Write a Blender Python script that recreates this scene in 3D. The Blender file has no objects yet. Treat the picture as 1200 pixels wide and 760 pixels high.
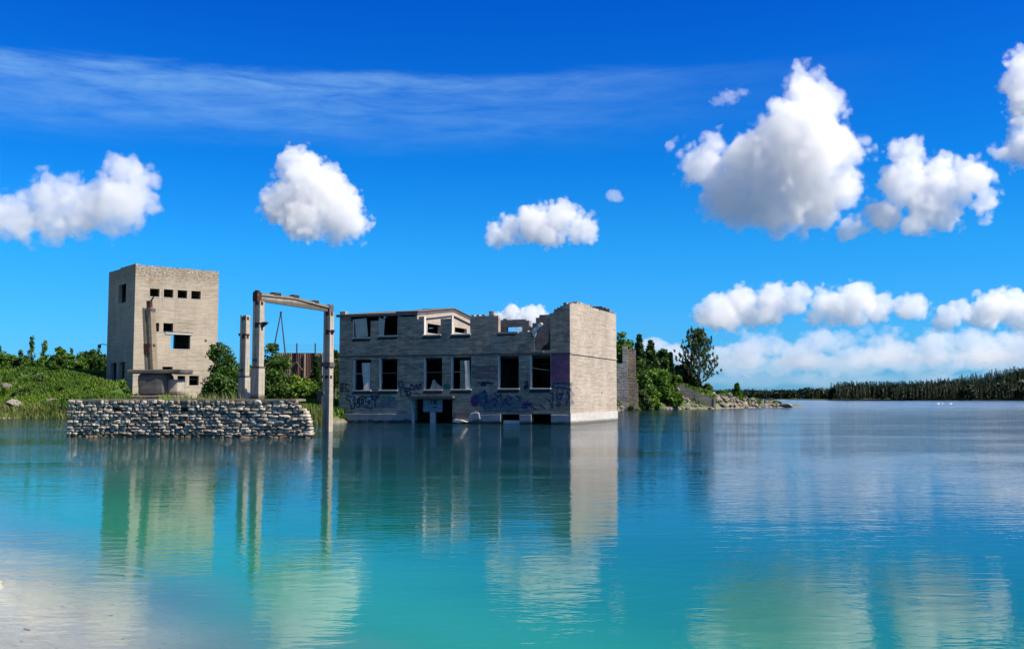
import bpy, bmesh, math, random
import numpy as np
from mathutils import Vector, Matrix, noise
from math import radians as R
WATER_RAMP = [(0, (.36, .42, .36)), (.05, (.13, .31, .25)), (.11, (.020, .215, .140)), (.19, (.008, .140, .098)), (.30, (.004, .090, .078)), (.55, (.003, .048, .062)), (1, (.003, .032, .055))]
WATER_CLEAR = (-.2, 3.6)
WAVE_NEAR = .24
WAVE = (.010, .017, .0034)

scene = bpy.context.scene
COL = scene.collection
random.seed(7)
RNG = np.random.default_rng(7)

# ------------------------------------------------------------------ camera
CAM_H, F, PITCH = 1.82, 1200.0, math.atan(86/1200)
CP, SP = math.cos(PITCH), math.sin(PITCH)
def ray(px, py):
    u, v = (px-600)/F, (380-py)/F
    return Vector((u, CP-SP*v, SP+CP*v))
def at(px, py, D):
    """the point of the place that a survey of the photograph puts D metres ahead"""
    d = ray(px, py); k = D/d.y
    return Vector((d.x*k, D, CAM_H+d.z*k))
def gx(px, D):
    return (px-600)/F*D/CP
def on_water(px, py):
    d = ray(px, py); k = -CAM_H/d.z
    return Vector((d.x*k, d.y*k, 0))
cam = bpy.data.cameras.new('camera'); cam_o = bpy.data.objects.new('camera', cam); COL.objects.link(cam_o)
cam.sensor_width = 36; cam.sensor_fit = 'HORIZONTAL'; cam.lens = 36
cam.clip_start = 0.1; cam.clip_end = 200000
cam_o.location = (0, 0, CAM_H); cam_o.rotation_euler = (R(90)+PITCH, 0, 0)
scene.camera = cam_o
scene.view_settings.view_transform = 'Standard'; scene.view_settings.look = 'None'
scene.view_settings.gamma = 1; scene.view_settings.exposure = 0.75
scene.view_settings.use_curve_mapping = False
cy = scene.cycles
cy.use_denoising = True; cy.max_bounces = 12; cy.volume_bounces = 7; cy.use_adaptive_sampling = True; cy.adaptive_threshold = .025; cy.transparent_max_bounces = 16
cy.diffuse_bounces = 2; cy.glossy_bounces = 4; cy.transmission_bounces = 4
cy.caustics_reflective = False; cy.caustics_refractive = False
cy.sample_clamp_indirect = 6

# ------------------------------------------------------------------ node helper
class NT:
    def __init__(s, tree): s.t = tree; s.n = tree.nodes; s.l = tree.links
    def new(s, typ, **kw):
        n = s.n.new(typ)
        for k, v in kw.items():
            if k == 'ins':
                for a, b in v.items():
                    if hasattr(b, 'is_output') : s.l.new(b, n.inputs[a])
                    elif isinstance(b, bpy.types.Node): s.l.new(b.outputs[0], n.inputs[a])
                    else: n.inputs[a].default_value = b
            else: setattr(n, k, v)
        return n
    def math(s, op, a, b=0.0, c=0.0, clamp=False):
        n = s.n.new('ShaderNodeMath'); n.operation = op; n.use_clamp = clamp
        for i, v in enumerate((a, b, c)):
            if hasattr(v, 'is_output'): s.l.new(v, n.inputs[i])
            elif isinstance(v, bpy.types.Node): s.l.new(v.outputs[0], n.inputs[i])
            else: n.inputs[i].default_value = v
        return n.outputs[0]
    def ramp(s, fac, stops, interp='LINEAR'):
        n = s.n.new('ShaderNodeValToRGB'); s.l.new(fac, n.inputs[0]); e = n.color_ramp.elements
        n.color_ramp.interpolation = interp
        while len(e) < len(stops): e.new(0.5)
        for i, (p, c) in enumerate(stops):
            e[i].position = p
            e[i].color = (c, c, c, 1) if not hasattr(c, '__len__') else (*c[:3], 1)
        return n.outputs[0]
    def mix(s, fac, a, b, blend='MIX'):
        n = s.n.new('ShaderNodeMix'); n.data_type = 'RGBA'; n.blend_type = blend
        for i, v in ((0, fac), (6, a), (7, b)):
            if hasattr(v, 'is_output'): s.l.new(v, n.inputs[i])
            elif hasattr(v, '__len__'): n.inputs[i].default_value = (*v[:3], 1)
            else: n.inputs[i].default_value = v
        return n.outputs[2]
    def maprange(s, v, a, b, c=0., d=1., smooth=False):
        n = s.n.new('ShaderNodeMapRange'); n.clamp = True
        if smooth: n.interpolation_type = 'SMOOTHSTEP'
        s.l.new(v, n.inputs[0])
        for i, x in zip((1, 2, 3, 4), (a, b, c, d)): n.inputs[i].default_value = x
        return n.outputs[0]
    def noise(s, vec, scale, detail=4, rough=.55, dist=0.):
        n = s.n.new('ShaderNodeTexNoise'); s.l.new(vec, n.inputs['Vector'])
        n.inputs['Scale'].default_value = scale; n.inputs['Detail'].default_value = detail
        n.inputs['Roughness'].default_value = rough; n.inputs['Distortion'].default_value = dist
        return n.outputs[0]
    def mapping(s, vec, scale=(1,1,1), loc=(0,0,0), rot=(0,0,0)):
        n = s.n.new('ShaderNodeMapping'); s.l.new(vec, n.inputs[0])
        n.inputs['Scale'].default_value = scale; n.inputs['Location'].default_value = loc; n.inputs['Rotation'].default_value = rot
        return n.outputs[0]
def srgb(r, g, b):
    f = lambda c: (c/255/12.92) if c <= 10 else ((c/255+.055)/1.055)**2.4
    return (f(r), f(g), f(b))
def new_mat(name):
    m = bpy.data.materials.new(name); m.use_nodes = True
    m.node_tree.nodes.clear(); return m, NT(m.node_tree)
def finish(nt, shader, volume=None):
    o = nt.new('ShaderNodeOutputMaterial')
    if shader is not None: nt.l.new(shader.outputs[0] if isinstance(shader, bpy.types.Node) else shader, o.inputs[0])
    if volume is not None: nt.l.new(volume.outputs[0], o.inputs[1])

# ------------------------------------------------------------------ sun and sky
SUN_AZ = -21.3      # degrees from +X towards +Y, so the sun stands to the right and a little behind the camera
SUN_EL = 48.0
sa, se = R(SUN_AZ), R(SUN_EL)
SUN = Vector((math.cos(sa)*math.cos(se), math.sin(sa)*math.cos(se), math.sin(se)))
sun = bpy.data.lights.new('sun', 'SUN'); sun.energy = 5.0; sun.angle = R(.53); sun.color = (1, .915, .79)
sun_o = bpy.data.objects.new('sun', sun); COL.objects.link(sun_o)
sun_o.rotation_euler = (-SUN).to_track_quat('-Z', 'Y').to_euler(); sun_o.location = SUN*300
w = bpy.data.worlds.new('World'); scene.world = w; w.use_nodes = True
w.node_tree.nodes.clear(); nt = NT(w.node_tree)
sky = nt.new('ShaderNodeTexSky', sky_type='NISHITA', sun_disc=False, sun_elevation=se, sun_rotation=math.atan2(SUN.x, SUN.y))
sky.air_density = 1.0; sky.dust_density = 0.25; sky.ozone_density = 2.5
tc = nt.new('ShaderNodeTexCoord')
# a thin veil of cirrus
sep = nt.new('ShaderNodeSeparateXYZ', ins={0: tc.outputs['Generated']})
z = sep.outputs[2]
az = nt.math('ARCTAN2', sep.outputs[0], sep.outputs[1])
el = nt.math('ARCSINE', z)
cv = nt.new('ShaderNodeCombineXYZ', ins={0: az, 1: el})
# in view a deep polarised blue: the clear northern air of the photograph, richer than the standard atmosphere
deep = nt.ramp(nt.maprange(el, 0, R(60)), [(0, (.15, .44, .92)), (3.2/60, (.11, .50, 1.0)), (8/60, (.055, .53, 1.0)), (12.6/60, (.018, .44, 1.0)),
                                        (17/60, (.012, .37, 1.0)), (21.5/60, (.005, .30, 1.0)), (.48, (.03, .28, .80)), (.70, (1.2, .85, .55)), (1, (1.5, 1.0, .62))])  # the unseen sky overhead is tinted warm to neutralise the fill in shade
blue = nt.mix(1.0, sky.outputs[0], deep, 'MULTIPLY')
blue = nt.mix(1.0, blue, (1.1, 1.1, 1.1), 'MULTIPLY')
n1 = nt.noise(nt.mapping(cv.outputs[0], (3.0, 18, 1), rot=(0, 0, R(-1))), 1.6, 9, .62, .6)
n2 = nt.noise(nt.mapping(cv.outputs[0], (9, 60, 1), rot=(0, 0, R(-8))), 1.3, 6, .65, .4)
elw = nt.math('ADD', el, nt.math('MULTIPLY', nt.math('SUBTRACT', n1, .5), .035))
elw = nt.math('ADD', elw, nt.math('MULTIPLY', az, -.02))
band = nt.math('MULTIPLY', nt.maprange(elw, .232, .272, 0, 1, True), nt.maprange(elw, .300, .316, 1, 0, True))
edge = nt.math('MULTIPLY', nt.maprange(elw, .282, .303, 0, 1, True), nt.maprange(elw, .303, .314, 1, 0, True))
fade = nt.maprange(az, -.35, .42, 1., .0, True)
veil = nt.math('MULTIPLY', nt.math('ADD', nt.math('MULTIPLY', band, .85), nt.math('MULTIPLY', edge, .6)), nt.math('MULTIPLY', fade, nt.maprange(n2, .3, .7, .15, 1.15)))
veil = nt.math('MULTIPLY', veil, .36)
skyc = nt.mix(veil, blue, (2.2, 4.3, 6.6))
bg = nt.new('ShaderNodeBackground', ins={'Color': skyc, 'Strength': .087})
o = nt.new('ShaderNodeOutputWorld', ins={0: bg.outputs[0]})
# ------------------------------------------------------------------ mesh helpers
class MB:
    def __init__(s): s.v = []; s.f = []
    def add(s, vs, fs):
        b = len(s.v); s.v += [tuple(v) for v in vs]; s.f += [tuple(i+b for i in f) for f in fs]
    def box(s, x0, x1, y0, y1, z0, z1, M=None):
        vs = [Vector((x, y, z)) for z in (z0, z1) for y in (y0, y1) for x in (x0, x1)]
        if M is not None: vs = [M @ v for v in vs]
        s.add(vs, [(0,2,3,1),(4,5,7,6),(0,1,5,4),(2,6,7,3),(0,4,6,2),(1,3,7,5)])
    def prism(s, prof, y0, y1, M=None):
        """profile of (x, z) points, extruded from y0 to y1"""
        n = len(prof); vs = [Vector((x, y0, z)) for x, z in prof]+[Vector((x, y1, z)) for x, z in prof]
        if M is not None: vs = [M @ v for v in vs]
        s.add(vs, [tuple(range(n)), tuple(range(2*n-1, n-1, -1))]+[(i, i+n, (i+1) % n+n, (i+1) % n) for i in range(n)])
    def tube(s, pts, r, n=6, r1=None):
        pts = [Vector(p) for p in pts]; m = len(pts); vs = []
        for i, p in enumerate(pts):
            d = (pts[min(i+1, m-1)]-pts[max(i-1, 0)]).normalized()
            a = d.orthogonal().normalized(); b = d.cross(a)
            rr = r if r1 is None else r+(r1-r)*i/(m-1)
            for k in range(n):
                t = 2*math.pi*k/n; vs.append(p+(a*math.cos(t)+b*math.sin(t))*rr)
        fs = [(i*n+k, i*n+(k+1) % n, (i+1)*n+(k+1) % n, (i+1)*n+k) for i in range(m-1) for k in range(n)]
        fs += [tuple(range(n))[::-1], tuple(range((m-1)*n, m*n))]
        s.add(vs, fs)
    def build(s, name, mat, parent=None, bevel=0, smooth=False, loc=None, rz=None, rough=0):
        me = bpy.data.meshes.new(name); me.from_pydata(s.v, [], s.f)
        if bevel or rough:
            bm = bmesh.new(); bm.from_mesh(me)
            bmesh.ops.recalc_face_normals(bm, faces=bm.faces)
            if bevel: bmesh.ops.bevel(bm, geom=bm.edges[:], offset=bevel, segments=1, affect='EDGES', clamp_overlap=True)
            if rough:
                for _ in range(2):
                    bmesh.ops.subdivide_edges(bm, edges=[e for e in bm.edges if e.calc_length() > rough*5], cuts=1, use_grid_fill=True)
                for v in bm.verts:
                    v.co += noise.noise_vector(v.co*1.7/ (rough*12))*rough
            bm.to_mesh(me); bm.free()
        me.materials.append(mat)
        if smooth: me.polygons.foreach_set('use_smooth', [True]*len(me.polygons))
        o = bpy.data.objects.new(name, me); COL.objects.link(o)
        if parent is not None: o.parent = parent
        if loc is not None: o.location = loc
        if rz is not None: o.rotation_euler.z = rz
        return o
def empty(name, loc, rz=0):
    o = bpy.data.objects.new(name, None); COL.objects.link(o); o.location = loc; o.rotation_euler.z = rz
    o.empty_display_size = .3; return o
def np_mesh(name, V, Fc, mat, parent=None, smooth=False, attr=None):
    """V (n,3); Fc (m,k) all faces of k corners"""
    me = bpy.data.meshes.new(name); V = np.asarray(V, np.float32); Fc = np.asarray(Fc, np.int32)
    me.vertices.add(len(V)); me.vertices.foreach_set('co', V.ravel())
    k = Fc.shape[1]; me.loops.add(Fc.size); me.loops.foreach_set('vertex_index', Fc.ravel())
    me.polygons.add(len(Fc)); me.polygons.foreach_set('loop_start', np.arange(len(Fc), dtype=np.int32)*k)
    if attr is not None:
        a = me.attributes.new('tint', 'FLOAT', 'FACE'); a.data.foreach_set('value', np.asarray(attr, np.float32))
    me.update(calc_edges=True); me.materials.append(mat)
    me.polygons.foreach_set('use_smooth', [bool(smooth)]*len(me.polygons))
    o = bpy.data.objects.new(name, me); COL.objects.link(o)
    if parent is not None: o.parent = parent
    return o
def interp(tab, x):
    if x <= tab[0][0]: return tab[0][1]
    for (a, b), (c, d) in zip(tab, tab[1:]):
        if x <= c: return b+(d-b)*(x-a)/(c-a)
    return tab[-1][1]
def sm(t): t = max(0., min(1., t)); return t*t*(3-2*t)

def masonry_wall(name, axis, a0, a1, t0, t1, top, openings, mat, parent, z0=-.6, cu=.3, cz=.3, fine=None, jag=.0):
    """a wall of thickness t0..t1 running a0..a1 along axis ('x' or 'y'), with a broken top edge top(a) and openings (a0, a1, z0, z1);
    built cell by cell so that every reveal is real"""
    tops = [top(a0+(a1-a0)*i/60) for i in range(61)]
    zmin, zmax = min(tops), max(tops)
    us = {a0, a1}; zs = {z0}
    for o in openings:
        for v in o[:2]:
            if a0 < v < a1: us.add(v)
        zs.update(v for v in o[2:] if v > z0)
    def fill(s, step):
        out = []; s = sorted(s)
        for p, q in zip(s, s[1:]):
            n = max(1, round((q-p)/step)); out += [p+(q-p)*i/n for i in range(n)]
        return out+[s[-1]]
    us = fill(us, cu)
    z = zmin-.4; zt = set()
    zs.add(zmin-.4)
    zl = fill([v for v in zs if v <= zmin-.4], cz)
    zf = [v for v in zs if v > zmin-.4]
    k = zmin-.4
    while k < zmax+.1: k += .11; zf.append(k)
    zf = sorted(set(zf)); zl = zl+[v for i, v in enumerate(zf)]
    zs = [zl[0]]
    for v in zl[1:]:
        if v-zs[-1] > .004: zs.append(v)
    nu, nz = len(us)-1, len(zs)-1
    sol = np.zeros((nu, nz), bool)
    rj = random.Random(sum(map(ord, name)))
    jit = [rj.uniform(-jag, jag) for _ in range(nu)]
    for i in range(nu):
        u = (us[i]+us[i+1])/2; t = top(u)+jit[i]
        for j in range(nz):
            zz = (zs[j]+zs[j+1])/2
            if zz > t: continue
            if any(o[0] < u < o[1] and o[2] < zz < o[3] for o in openings): continue
            sol[i, j] = True
    idx = {}; V = []; Fc = []
    def vid(i, j, s):
        k = (i, j, s)
        if k not in idx:
            idx[k] = len(V); u, zz = us[i], zs[j]; t = t1 if s else t0
            V.append((u, t, zz) if axis == 'x' else (t, u, zz))
        return idx[k]
    fl = (axis == 'y')
    def quad(a, b, c, d): Fc.append((d, c, b, a) if fl else (a, b, c, d))
    for i in range(nu):
        for j in range(nz):
            if not sol[i, j]: continue
            quad(vid(i,j,0), vid(i+1,j,0), vid(i+1,j+1,0), vid(i,j+1,0))
            quad(vid(i+1,j,1), vid(i,j,1), vid(i,j+1,1), vid(i+1,j+1,1))
            if i == 0 or not sol[i-1,j]: quad(vid(i,j,1), vid(i,j,0), vid(i,j+1,0), vid(i,j+1,1))
            if i == nu-1 or not sol[i+1,j]: quad(vid(i+1,j,0), vid(i+1,j,1), vid(i+1,j+1,1), vid(i+1,j+1,0))
            if j == 0 or not sol[i,j-1]: quad(vid(i,j,1), vid(i+1,j,1), vid(i+1,j,0), vid(i,j,0))
            if j == nz-1 or not sol[i,j+1]: quad(vid(i,j+1,0), vid(i+1,j+1,0), vid(i+1,j+1,1), vid(i,j+1,1))
    return np_mesh(name, V, Fc, mat, parent)

# ------------------------------------------------------------------ materials
def bsdf(nt, col, rough=.9, normal=None, spec=.25, **kw):
    b = nt.new('ShaderNodeBsdfPrincipled')
    for k, v in (('Base Color', col), ('Roughness', rough)):
        if hasattr(v, 'is_output'): nt.l.new(v, b.inputs[k])
        elif hasattr(v, '__len__'): b.inputs[k].default_value = (*v[:3], 1)
        else: b.inputs[k].default_value = v
    b.inputs['Specular IOR Level'].default_value = spec
    if normal is not None: nt.l.new(normal, b.inputs['Normal'])
    for k, v in kw.items(): b.inputs[k].default_value = v
    return b
def bump(nt, h, dist=.02, strength=1.0, normal=None):
    b = nt.new('ShaderNodeBump', ins={'Height': h, 'Distance': dist, 'Strength': strength})
    if normal is not None: nt.l.new(normal, b.inputs['Normal'])
    return b.outputs[0]
def wall_vec(nt):
    tc = nt.new('ShaderNodeTexCoord'); P = tc.outputs['Object']
    s = nt.new('ShaderNodeSeparateXYZ', ins={0: P})
    h = nt.math('ADD', s.outputs[0], s.outputs[1])
    return P, s.outputs, nt.new('ShaderNodeCombineXYZ', ins={0: h, 1: s.outputs[2]}).outputs[0]
def mat_brick(name, c1, c2, mortar, bw=.3, bh=.105, ms=.012, stain=.5, stainc=(.05, .045, .04), rel=.008, wet=True, fleck=0., top_z=None, cellk=1., warp=0.):
    m, nt = new_mat(name); P, xyz, W = wall_vec(nt)
    if warp:
        wn = nt.new('ShaderNodeTexNoise', ins={'Vector': W, 'Scale': 1.6, 'Detail': 3.0})
        W = nt.new('ShaderNodeVectorMath', operation='MULTIPLY_ADD', ins={0: wn.outputs['Color'], 1: (warp, warp, warp), 2: W}).outputs[0]
    br = nt.new('ShaderNodeTexBrick', ins={'Vector': W, 'Color1': (*c1, 1), 'Color2': (*c2, 1), 'Mortar': (*mortar, 1), 'Scale': 1.0,
                                             'Mortar Size': ms, 'Mortar Smooth': .3, 'Bias': -.1, 'Brick Width': bw, 'Row Height': bh})
    n_big = nt.noise(P, .35, 5, .6)
    n_mid = nt.noise(nt.mapping(W, (1, 2.5, 1)), 1.3, 6, .65, .3)
    n_fine = nt.noise(P, 9, 4, .7)
    row = nt.noise(nt.mapping(W, (.25, 9.5, 1)), 1.0, 3, .6)
    col = nt.mix(nt.maprange(n_fine, .3, .7, 0, .55), br.outputs[0], mortar)
    col = nt.mix(nt.maprange(row, .40, .62, 0, .75), col, tuple(.5*x for x in c2))
    cell = nt.noise(nt.mapping(W, (1.8, 8.5, 1)), 1.0, 2, .8)
    col = nt.mix(nt.maprange(cell, .50, .68, 0, .7*cellk), col, tuple(.45*x for x in c2)); col = nt.mix(nt.maprange(cell, .48, .34, 0, .55*cellk), col, tuple(min(1, 1.35*x) for x in c1))
    col = nt.mix(nt.math('MULTIPLY', nt.maprange(n_mid, .42, .72), stain), col, stainc)
    drip = nt.noise(nt.mapping(W, (2.2, .16, 1)), 1.0, 5, .6)
    col = nt.mix(nt.math('MULTIPLY', nt.maprange(drip, .5, .72), stain*.8), col, tuple(.5*x for x in c2))
    col = nt.mix(nt.maprange(n_big, .35, .7, .0, .5), col, tuple(min(1, 1.25*x) for x in c1))
    if fleck:
        f = nt.noise(nt.mapping(W, (4, 9, 1)), 1.4, 5, .8)
        col = nt.mix(nt.math('MULTIPLY', nt.maprange(f, .56, .66), fleck), col, (.62, .6, .56))
    if top_z is not None:        # spalled, lichen-stained courses under the coping
        b = nt.maprange(nt.math('ADD', xyz[2], nt.math('MULTIPLY', nt.math('SUBTRACT', n_mid, .5), 2.2)), top_z-1.7, top_z-.7, 0, 1)
        f = nt.noise(nt.mapping(W, (2.5, 6, 1)), 1.5, 5, .8)
        col = nt.mix(nt.math('MULTIPLY', b, .9), col, nt.ramp(f, [(.36, (.06, .052, .042)), (.46, (.18, .15, .11)), (.55, (.30, .26, .20)), (.63, (.62, .59, .53))]))
        lz = nt.math('MULTIPLY', nt.maprange(xyz[2], top_z-2.2, top_z, 0, 1), nt.maprange(nt.noise(P, .9, 5, .7), .54, .64))
        col = nt.mix(nt.math('MULTIPLY', lz, .75), col, (.24, .12, .03))
    if wet:
        wz = nt.math('ADD', xyz[2], nt.math('MULTIPLY', nt.math('SUBTRACT', n_mid, .5), .35))
        col = nt.mix(nt.maprange(wz, .12, .34, .85, 0), col, (.03, .028, .022))
    c2n = nt.noise(nt.mapping(W, (.9, 4.6, 1), (7, 3, 0)), 1.0, 3, .75)       # patches of darker, spalled and re-laid courses
    col = nt.mix(nt.maprange(c2n, .50, .66, 0, .62*cellk), col, tuple(.42*x for x in c2)); col = nt.mix(nt.maprange(c2n, .46, .34, 0, .45*cellk), col, tuple(min(1, 1.3*x) for x in c1))
    run = nt.noise(nt.mapping(W, (3.4, .11, 1), (2, 5, 0)), 1.0, 6, .7)
    col = nt.mix(nt.maprange(run, .53, .72, 0, .5*stain+.12), col, tuple(.45*x for x in c2))
    hgt = nt.math('ADD', nt.math('MULTIPLY', br.outputs['Fac'], -.6), nt.math('ADD', nt.math('MULTIPLY', n_fine, .5), nt.math('MULTIPLY', row, .9)))
    finish(nt, bsdf(nt, col, .92, bump(nt, hgt, rel)))
    return m
def mat_concrete(name, c, dark=(.09, .085, .08), stain=.6, rel=.006, sc=1.0, streak=1.0, wet=False, lichen=0.):
    m, nt = new_mat(name); P, xyz, W = wall_vec(nt)
    a = nt.noise(P, 1.1*sc, 6, .65, .2); b = nt.noise(P, 14*sc, 5, .7); d = nt.noise(nt.mapping(W, (5, .35, 1)), 1.0*sc, 5, .65)
    lines = nt.noise(nt.mapping(W, (.12, 4.5, 1)), 1.0, 4, .6)
    col = nt.mix(nt.maprange(a, .35, .7), c, tuple(.72*x for x in c))
    col = nt.mix(nt.maprange(b, .4, .75, 0, .5), col, tuple(.6*x for x in c))
    col = nt.mix(nt.maprange(lines, .45, .7, 0, .4), col, tuple(1.25*x for x in c))
    col = nt.mix(nt.math('MULTIPLY', nt.maprange(d, .5, .75), stain*streak), col, dark)
    if lichen:
        col = nt.mix(nt.math('MULTIPLY', nt.maprange(nt.noise(P, 2.3, 6, .75), .54, .66), lichen), col, (.12, .12, .05))
    if wet:
        wz = nt.math('ADD', xyz[2], nt.math('MULTIPLY', nt.math('SUBTRACT', a, .5), .3))
        col = nt.mix(nt.maprange(wz, .10, .26, .8, 0), col, (.04, .035, .025))
    finish(nt, bsdf(nt, col, .9, bump(nt, nt.math('ADD', b, nt.math('MULTIPLY', a, .6)), rel)))
    return m
def mat_flat(name, c, rough=.8, var=.35, sc=3., metallic=0.):
    m, nt = new_mat(name); tc = nt.new('ShaderNodeTexCoord'); P = tc.outputs['Object']
    n = nt.noise(P, sc, 6, .65)
    col = nt.mix(nt.maprange(n, .3, .7), tuple(x*(1-var) for x in c), tuple(min(1, x*(1+var)) for x in c))
    finish(nt, bsdf(nt, col, rough, bump(nt, n, .01), Metallic=metallic)); return m
def mat_rust():
    m, nt = new_mat('rusty_steel'); tc = nt.new('ShaderNodeTexCoord'); P = tc.outputs['Object']
    n = nt.noise(P, 7, 6, .7)
    finish(nt, bsdf(nt, nt.ramp(n, [(.3, (.02, .012, .010)), (.55, (.06, .024, .016)), (.75, (.12, .045, .024))]), .85, bump(nt, n, .01))); return m
def mat_leaf(name, base, tip, trans=.28, spread=.5):
    m, nt = new_mat(name)
    at_ = nt.new('ShaderNodeAttribute', attribute_name='tint')
    oi = nt.new('ShaderNodeObjectInfo')
    col = nt.mix(at_.outputs['Fac'], base, tip)
    col = nt.mix(nt.maprange(oi.outputs['Random'], 0, 1, 0, .35), col, tuple(x*.55 for x in base))
    d = nt.new('ShaderNodeBsdfPrincipled', ins={'Base Color': col, 'Roughness': .55})
    d.inputs['Specular IOR Level'].default_value = .25
    t = nt.new('ShaderNodeBsdfTranslucent', ins={'Color': nt.mix(1, col, (1.2, 1.5, .5), 'MULTIPLY')})
    mx = nt.new('ShaderNodeMixShader', ins={0: trans, 1: d.outputs[0], 2: t.outputs[0]})
    finish(nt, mx); return m
def mat_bark(name='bark', c=(.10, .085, .07)):
    return mat_flat(name, c, .9, .5, 12)

# ------------------------------------------------------------------ foliage
def leaves(cen, spread, n, size, rng, flat=.0, up=.0, aspect=1.7):
    """n small leaf sprays scattered round each centre; returns triangles"""
    cen = np.asarray(cen, float); sp = np.asarray(spread, float)
    k = len(cen); N = k*n
    d = rng.normal(size=(N, 3)); d /= np.linalg.norm(d, axis=1)[:, None]
    r = rng.random(N)**.45
    P = np.repeat(cen, n, 0) + d*r[:, None]*np.repeat(sp, n, 0)
    a = rng.normal(size=(N, 3)); a[:, 2] *= (1-flat); a[:, 2] += up; a /= np.linalg.norm(a, axis=1)[:, None]
    b = np.cross(a, rng.normal(size=(N, 3))); b /= np.linalg.norm(b, axis=1)[:, None]
    s = size*(.55+.9*rng.random(N))[:, None]
    V = np.stack([P-b*s*.5, P+a*s*aspect*.6+b*s*.15, P+b*s*.5, P-a*s*aspect*.5], 1)
    tint = np.repeat(rng.random(k), n)*.6 + rng.random(N)*.4
    return V.reshape(-1, 3), np.arange(N*4).reshape(-1, 4), tint
def join_np(parts):
    V = []; Fc = []; T = []; b = 0
    for v, f, t in parts:
        V.append(v); Fc.append(f+b); T.append(t); b += len(v)
    return np.concatenate(V), np.concatenate(Fc), np.concatenate(T)
def tag(o, label=None, cat=None, group=None, kind=None):
    if label: o['label'] = label
    if cat: o['category'] = cat
    if group: o['group'] = group
    if kind: o['kind'] = kind
    return o
def cloud_vapour(spheres, size, dens, seed, step, rough=1.0, soft=1.0, alb=.95):
    """white vapour, thick inside the lumps of the heap and torn by turbulence at its skin"""
    m, nt = new_mat('vapour')
    tc = nt.new('ShaderNodeTexCoord'); P = tc.outputs['Object']
    pn = nt.mapping(P, (1/size,)*3, (seed*3.7, seed*1.3, seed*2.1))
    v1 = nt.new('ShaderNodeTexVoronoi', ins={'Vector': pn, 'Scale': 7.5}).outputs['Distance']
    v2 = nt.new('ShaderNodeTexVoronoi', ins={'Vector': pn, 'Scale': 17.0}).outputs['Distance']
    big = nt.math('SUBTRACT', .90, nt.math('MULTIPLY_ADD', v2, .42, nt.math('MULTIPLY', v1, .62)))   # cauliflower billows
    fine = nt.noise(pn, 15.0, 5, .66, .4)
    sd = None
    for (c, r, sq, dp) in spheres:
        a = nt.new('ShaderNodeVectorMath', operation='SUBTRACT', ins={0: P, 1: c})
        b = nt.new('ShaderNodeVectorMath', operation='MULTIPLY', ins={0: a.outputs[0], 1: (1/r, 1/(r*dp), 1/(r*sq))})
        l = nt.new('ShaderNodeVectorMath', operation='LENGTH', ins={0: b.outputs[0]})
        d = nt.math('MULTIPLY_ADD', l.outputs['Value'], r/size, -r/size)     # signed distance over size
        sd = d if sd is None else nt.math('SMOOTH_MIN', sd, d, .045)
    # puffs: noise pushes the skin in and out
    e = nt.math('MULTIPLY_ADD', nt.math('SUBTRACT', .43, big), .165*rough, sd)
    e = nt.math('MULTIPLY_ADD', nt.math('SUBTRACT', .47, fine), .18*rough, e)
    den = nt.maprange(e, .006*soft, -.016*soft, 0., 1., True)
    den = nt.math('MULTIPLY', den, dens*12/size)
    vs = nt.new('ShaderNodeVolumeScatter', ins={'Color': (alb, alb+.004, alb+.012, 1), 'Density': den, 'Anisotropy': .3})
    finish(nt, None, vs)
    m.cycles.volume_step_rate = step
    return m
def make_cloud(name, blobs, D, label, group=None, depth=.8, dens=1.0, seed=0, vox=.04, step=.32, rough=1., soft=1.5, alb=.95):
    xs = [b[0] for b in blobs]; ys = [b[1] for b in blobs]
    cen = at(sum(xs)/len(xs), sum(ys)/len(ys), D)
    s = D/F
    bm = bmesh.new(); rnd = random.Random(seed+1)
    size = max(max(xs)-min(xs), max(ys)-min(ys)) + 2*max(b[2] for b in blobs)
    size *= s; sph = []
    for b in blobs:
        c = at(b[0], b[1], D) - cen; r = b[2]*s; sq = b[3] if len(b) > 3 else 1
        c.y += rnd.uniform(-.5, .5)*r
        sph.append((tuple(c), r, sq, depth))
        ret = bmesh.ops.create_icosphere(bm, subdivisions=2, radius=r+.07*size*rough)
        for v in ret['verts']: v.co = Vector((v.co.x, v.co.y*depth, v.co.z*sq)) + c
    me = bpy.data.meshes.new(name); bm.to_mesh(me); bm.free()
    tmp = bpy.data.objects.new('tmp', me); COL.objects.link(tmp)
    md = tmp.modifiers.new('r', 'REMESH'); md.mode = 'VOXEL'; md.voxel_size = size*vox
    dg = bpy.context.evaluated_depsgraph_get()
    m2 = bpy.data.meshes.new_from_object(tmp.evaluated_get(dg))
    bpy.data.objects.remove(tmp); bpy.data.meshes.remove(me)
    m2.name = name; m2.materials.clear()
    m2.materials.append(cloud_vapour(sph, size, dens, seed, step, rough, soft, alb))
    ob = bpy.data.objects.new(name, m2); COL.objects.link(ob); ob.location = cen
    tag(ob, label, 'cloud', group, 'thing')
    return ob
# ------------------------------------------------------------------ ground, lake bed, water
SHORE = [(-90,106),(-75,100),(-46,93.5),(-38,92.5),(-28,82),(-20,71.5),(-15.2,70.5),(-13.2,74),(-8,92),(10,126),(13,143),(14.8,146),(21,160),(28.5,168),(33.5,170),(39,181),(47,191),(54,199),(58,203),(70,215)]
HGT = [(-90,4.8),(-32,4.6),(-26,3.6),(-20,3.2),(-14,3.3),(-5,3.0),(12,3.2),(16,3.6),(24,3.8),(28,4.1),(33.8,2.6),(37,2.1),(42,1.75),(46,1.35),(50,.95),(54,.55),(57.5,.25),(60,-.9),(70,-2)]
RAMP = [(-90,17),(-36,16),(-24,24),(-14,34),(-6,14),(13,9),(24,9),(33,5),(40,4),(60,3)]
WIDE = [(12,400),(24,90),(31,40),(36,13),(42,10),(60,6)]
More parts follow.
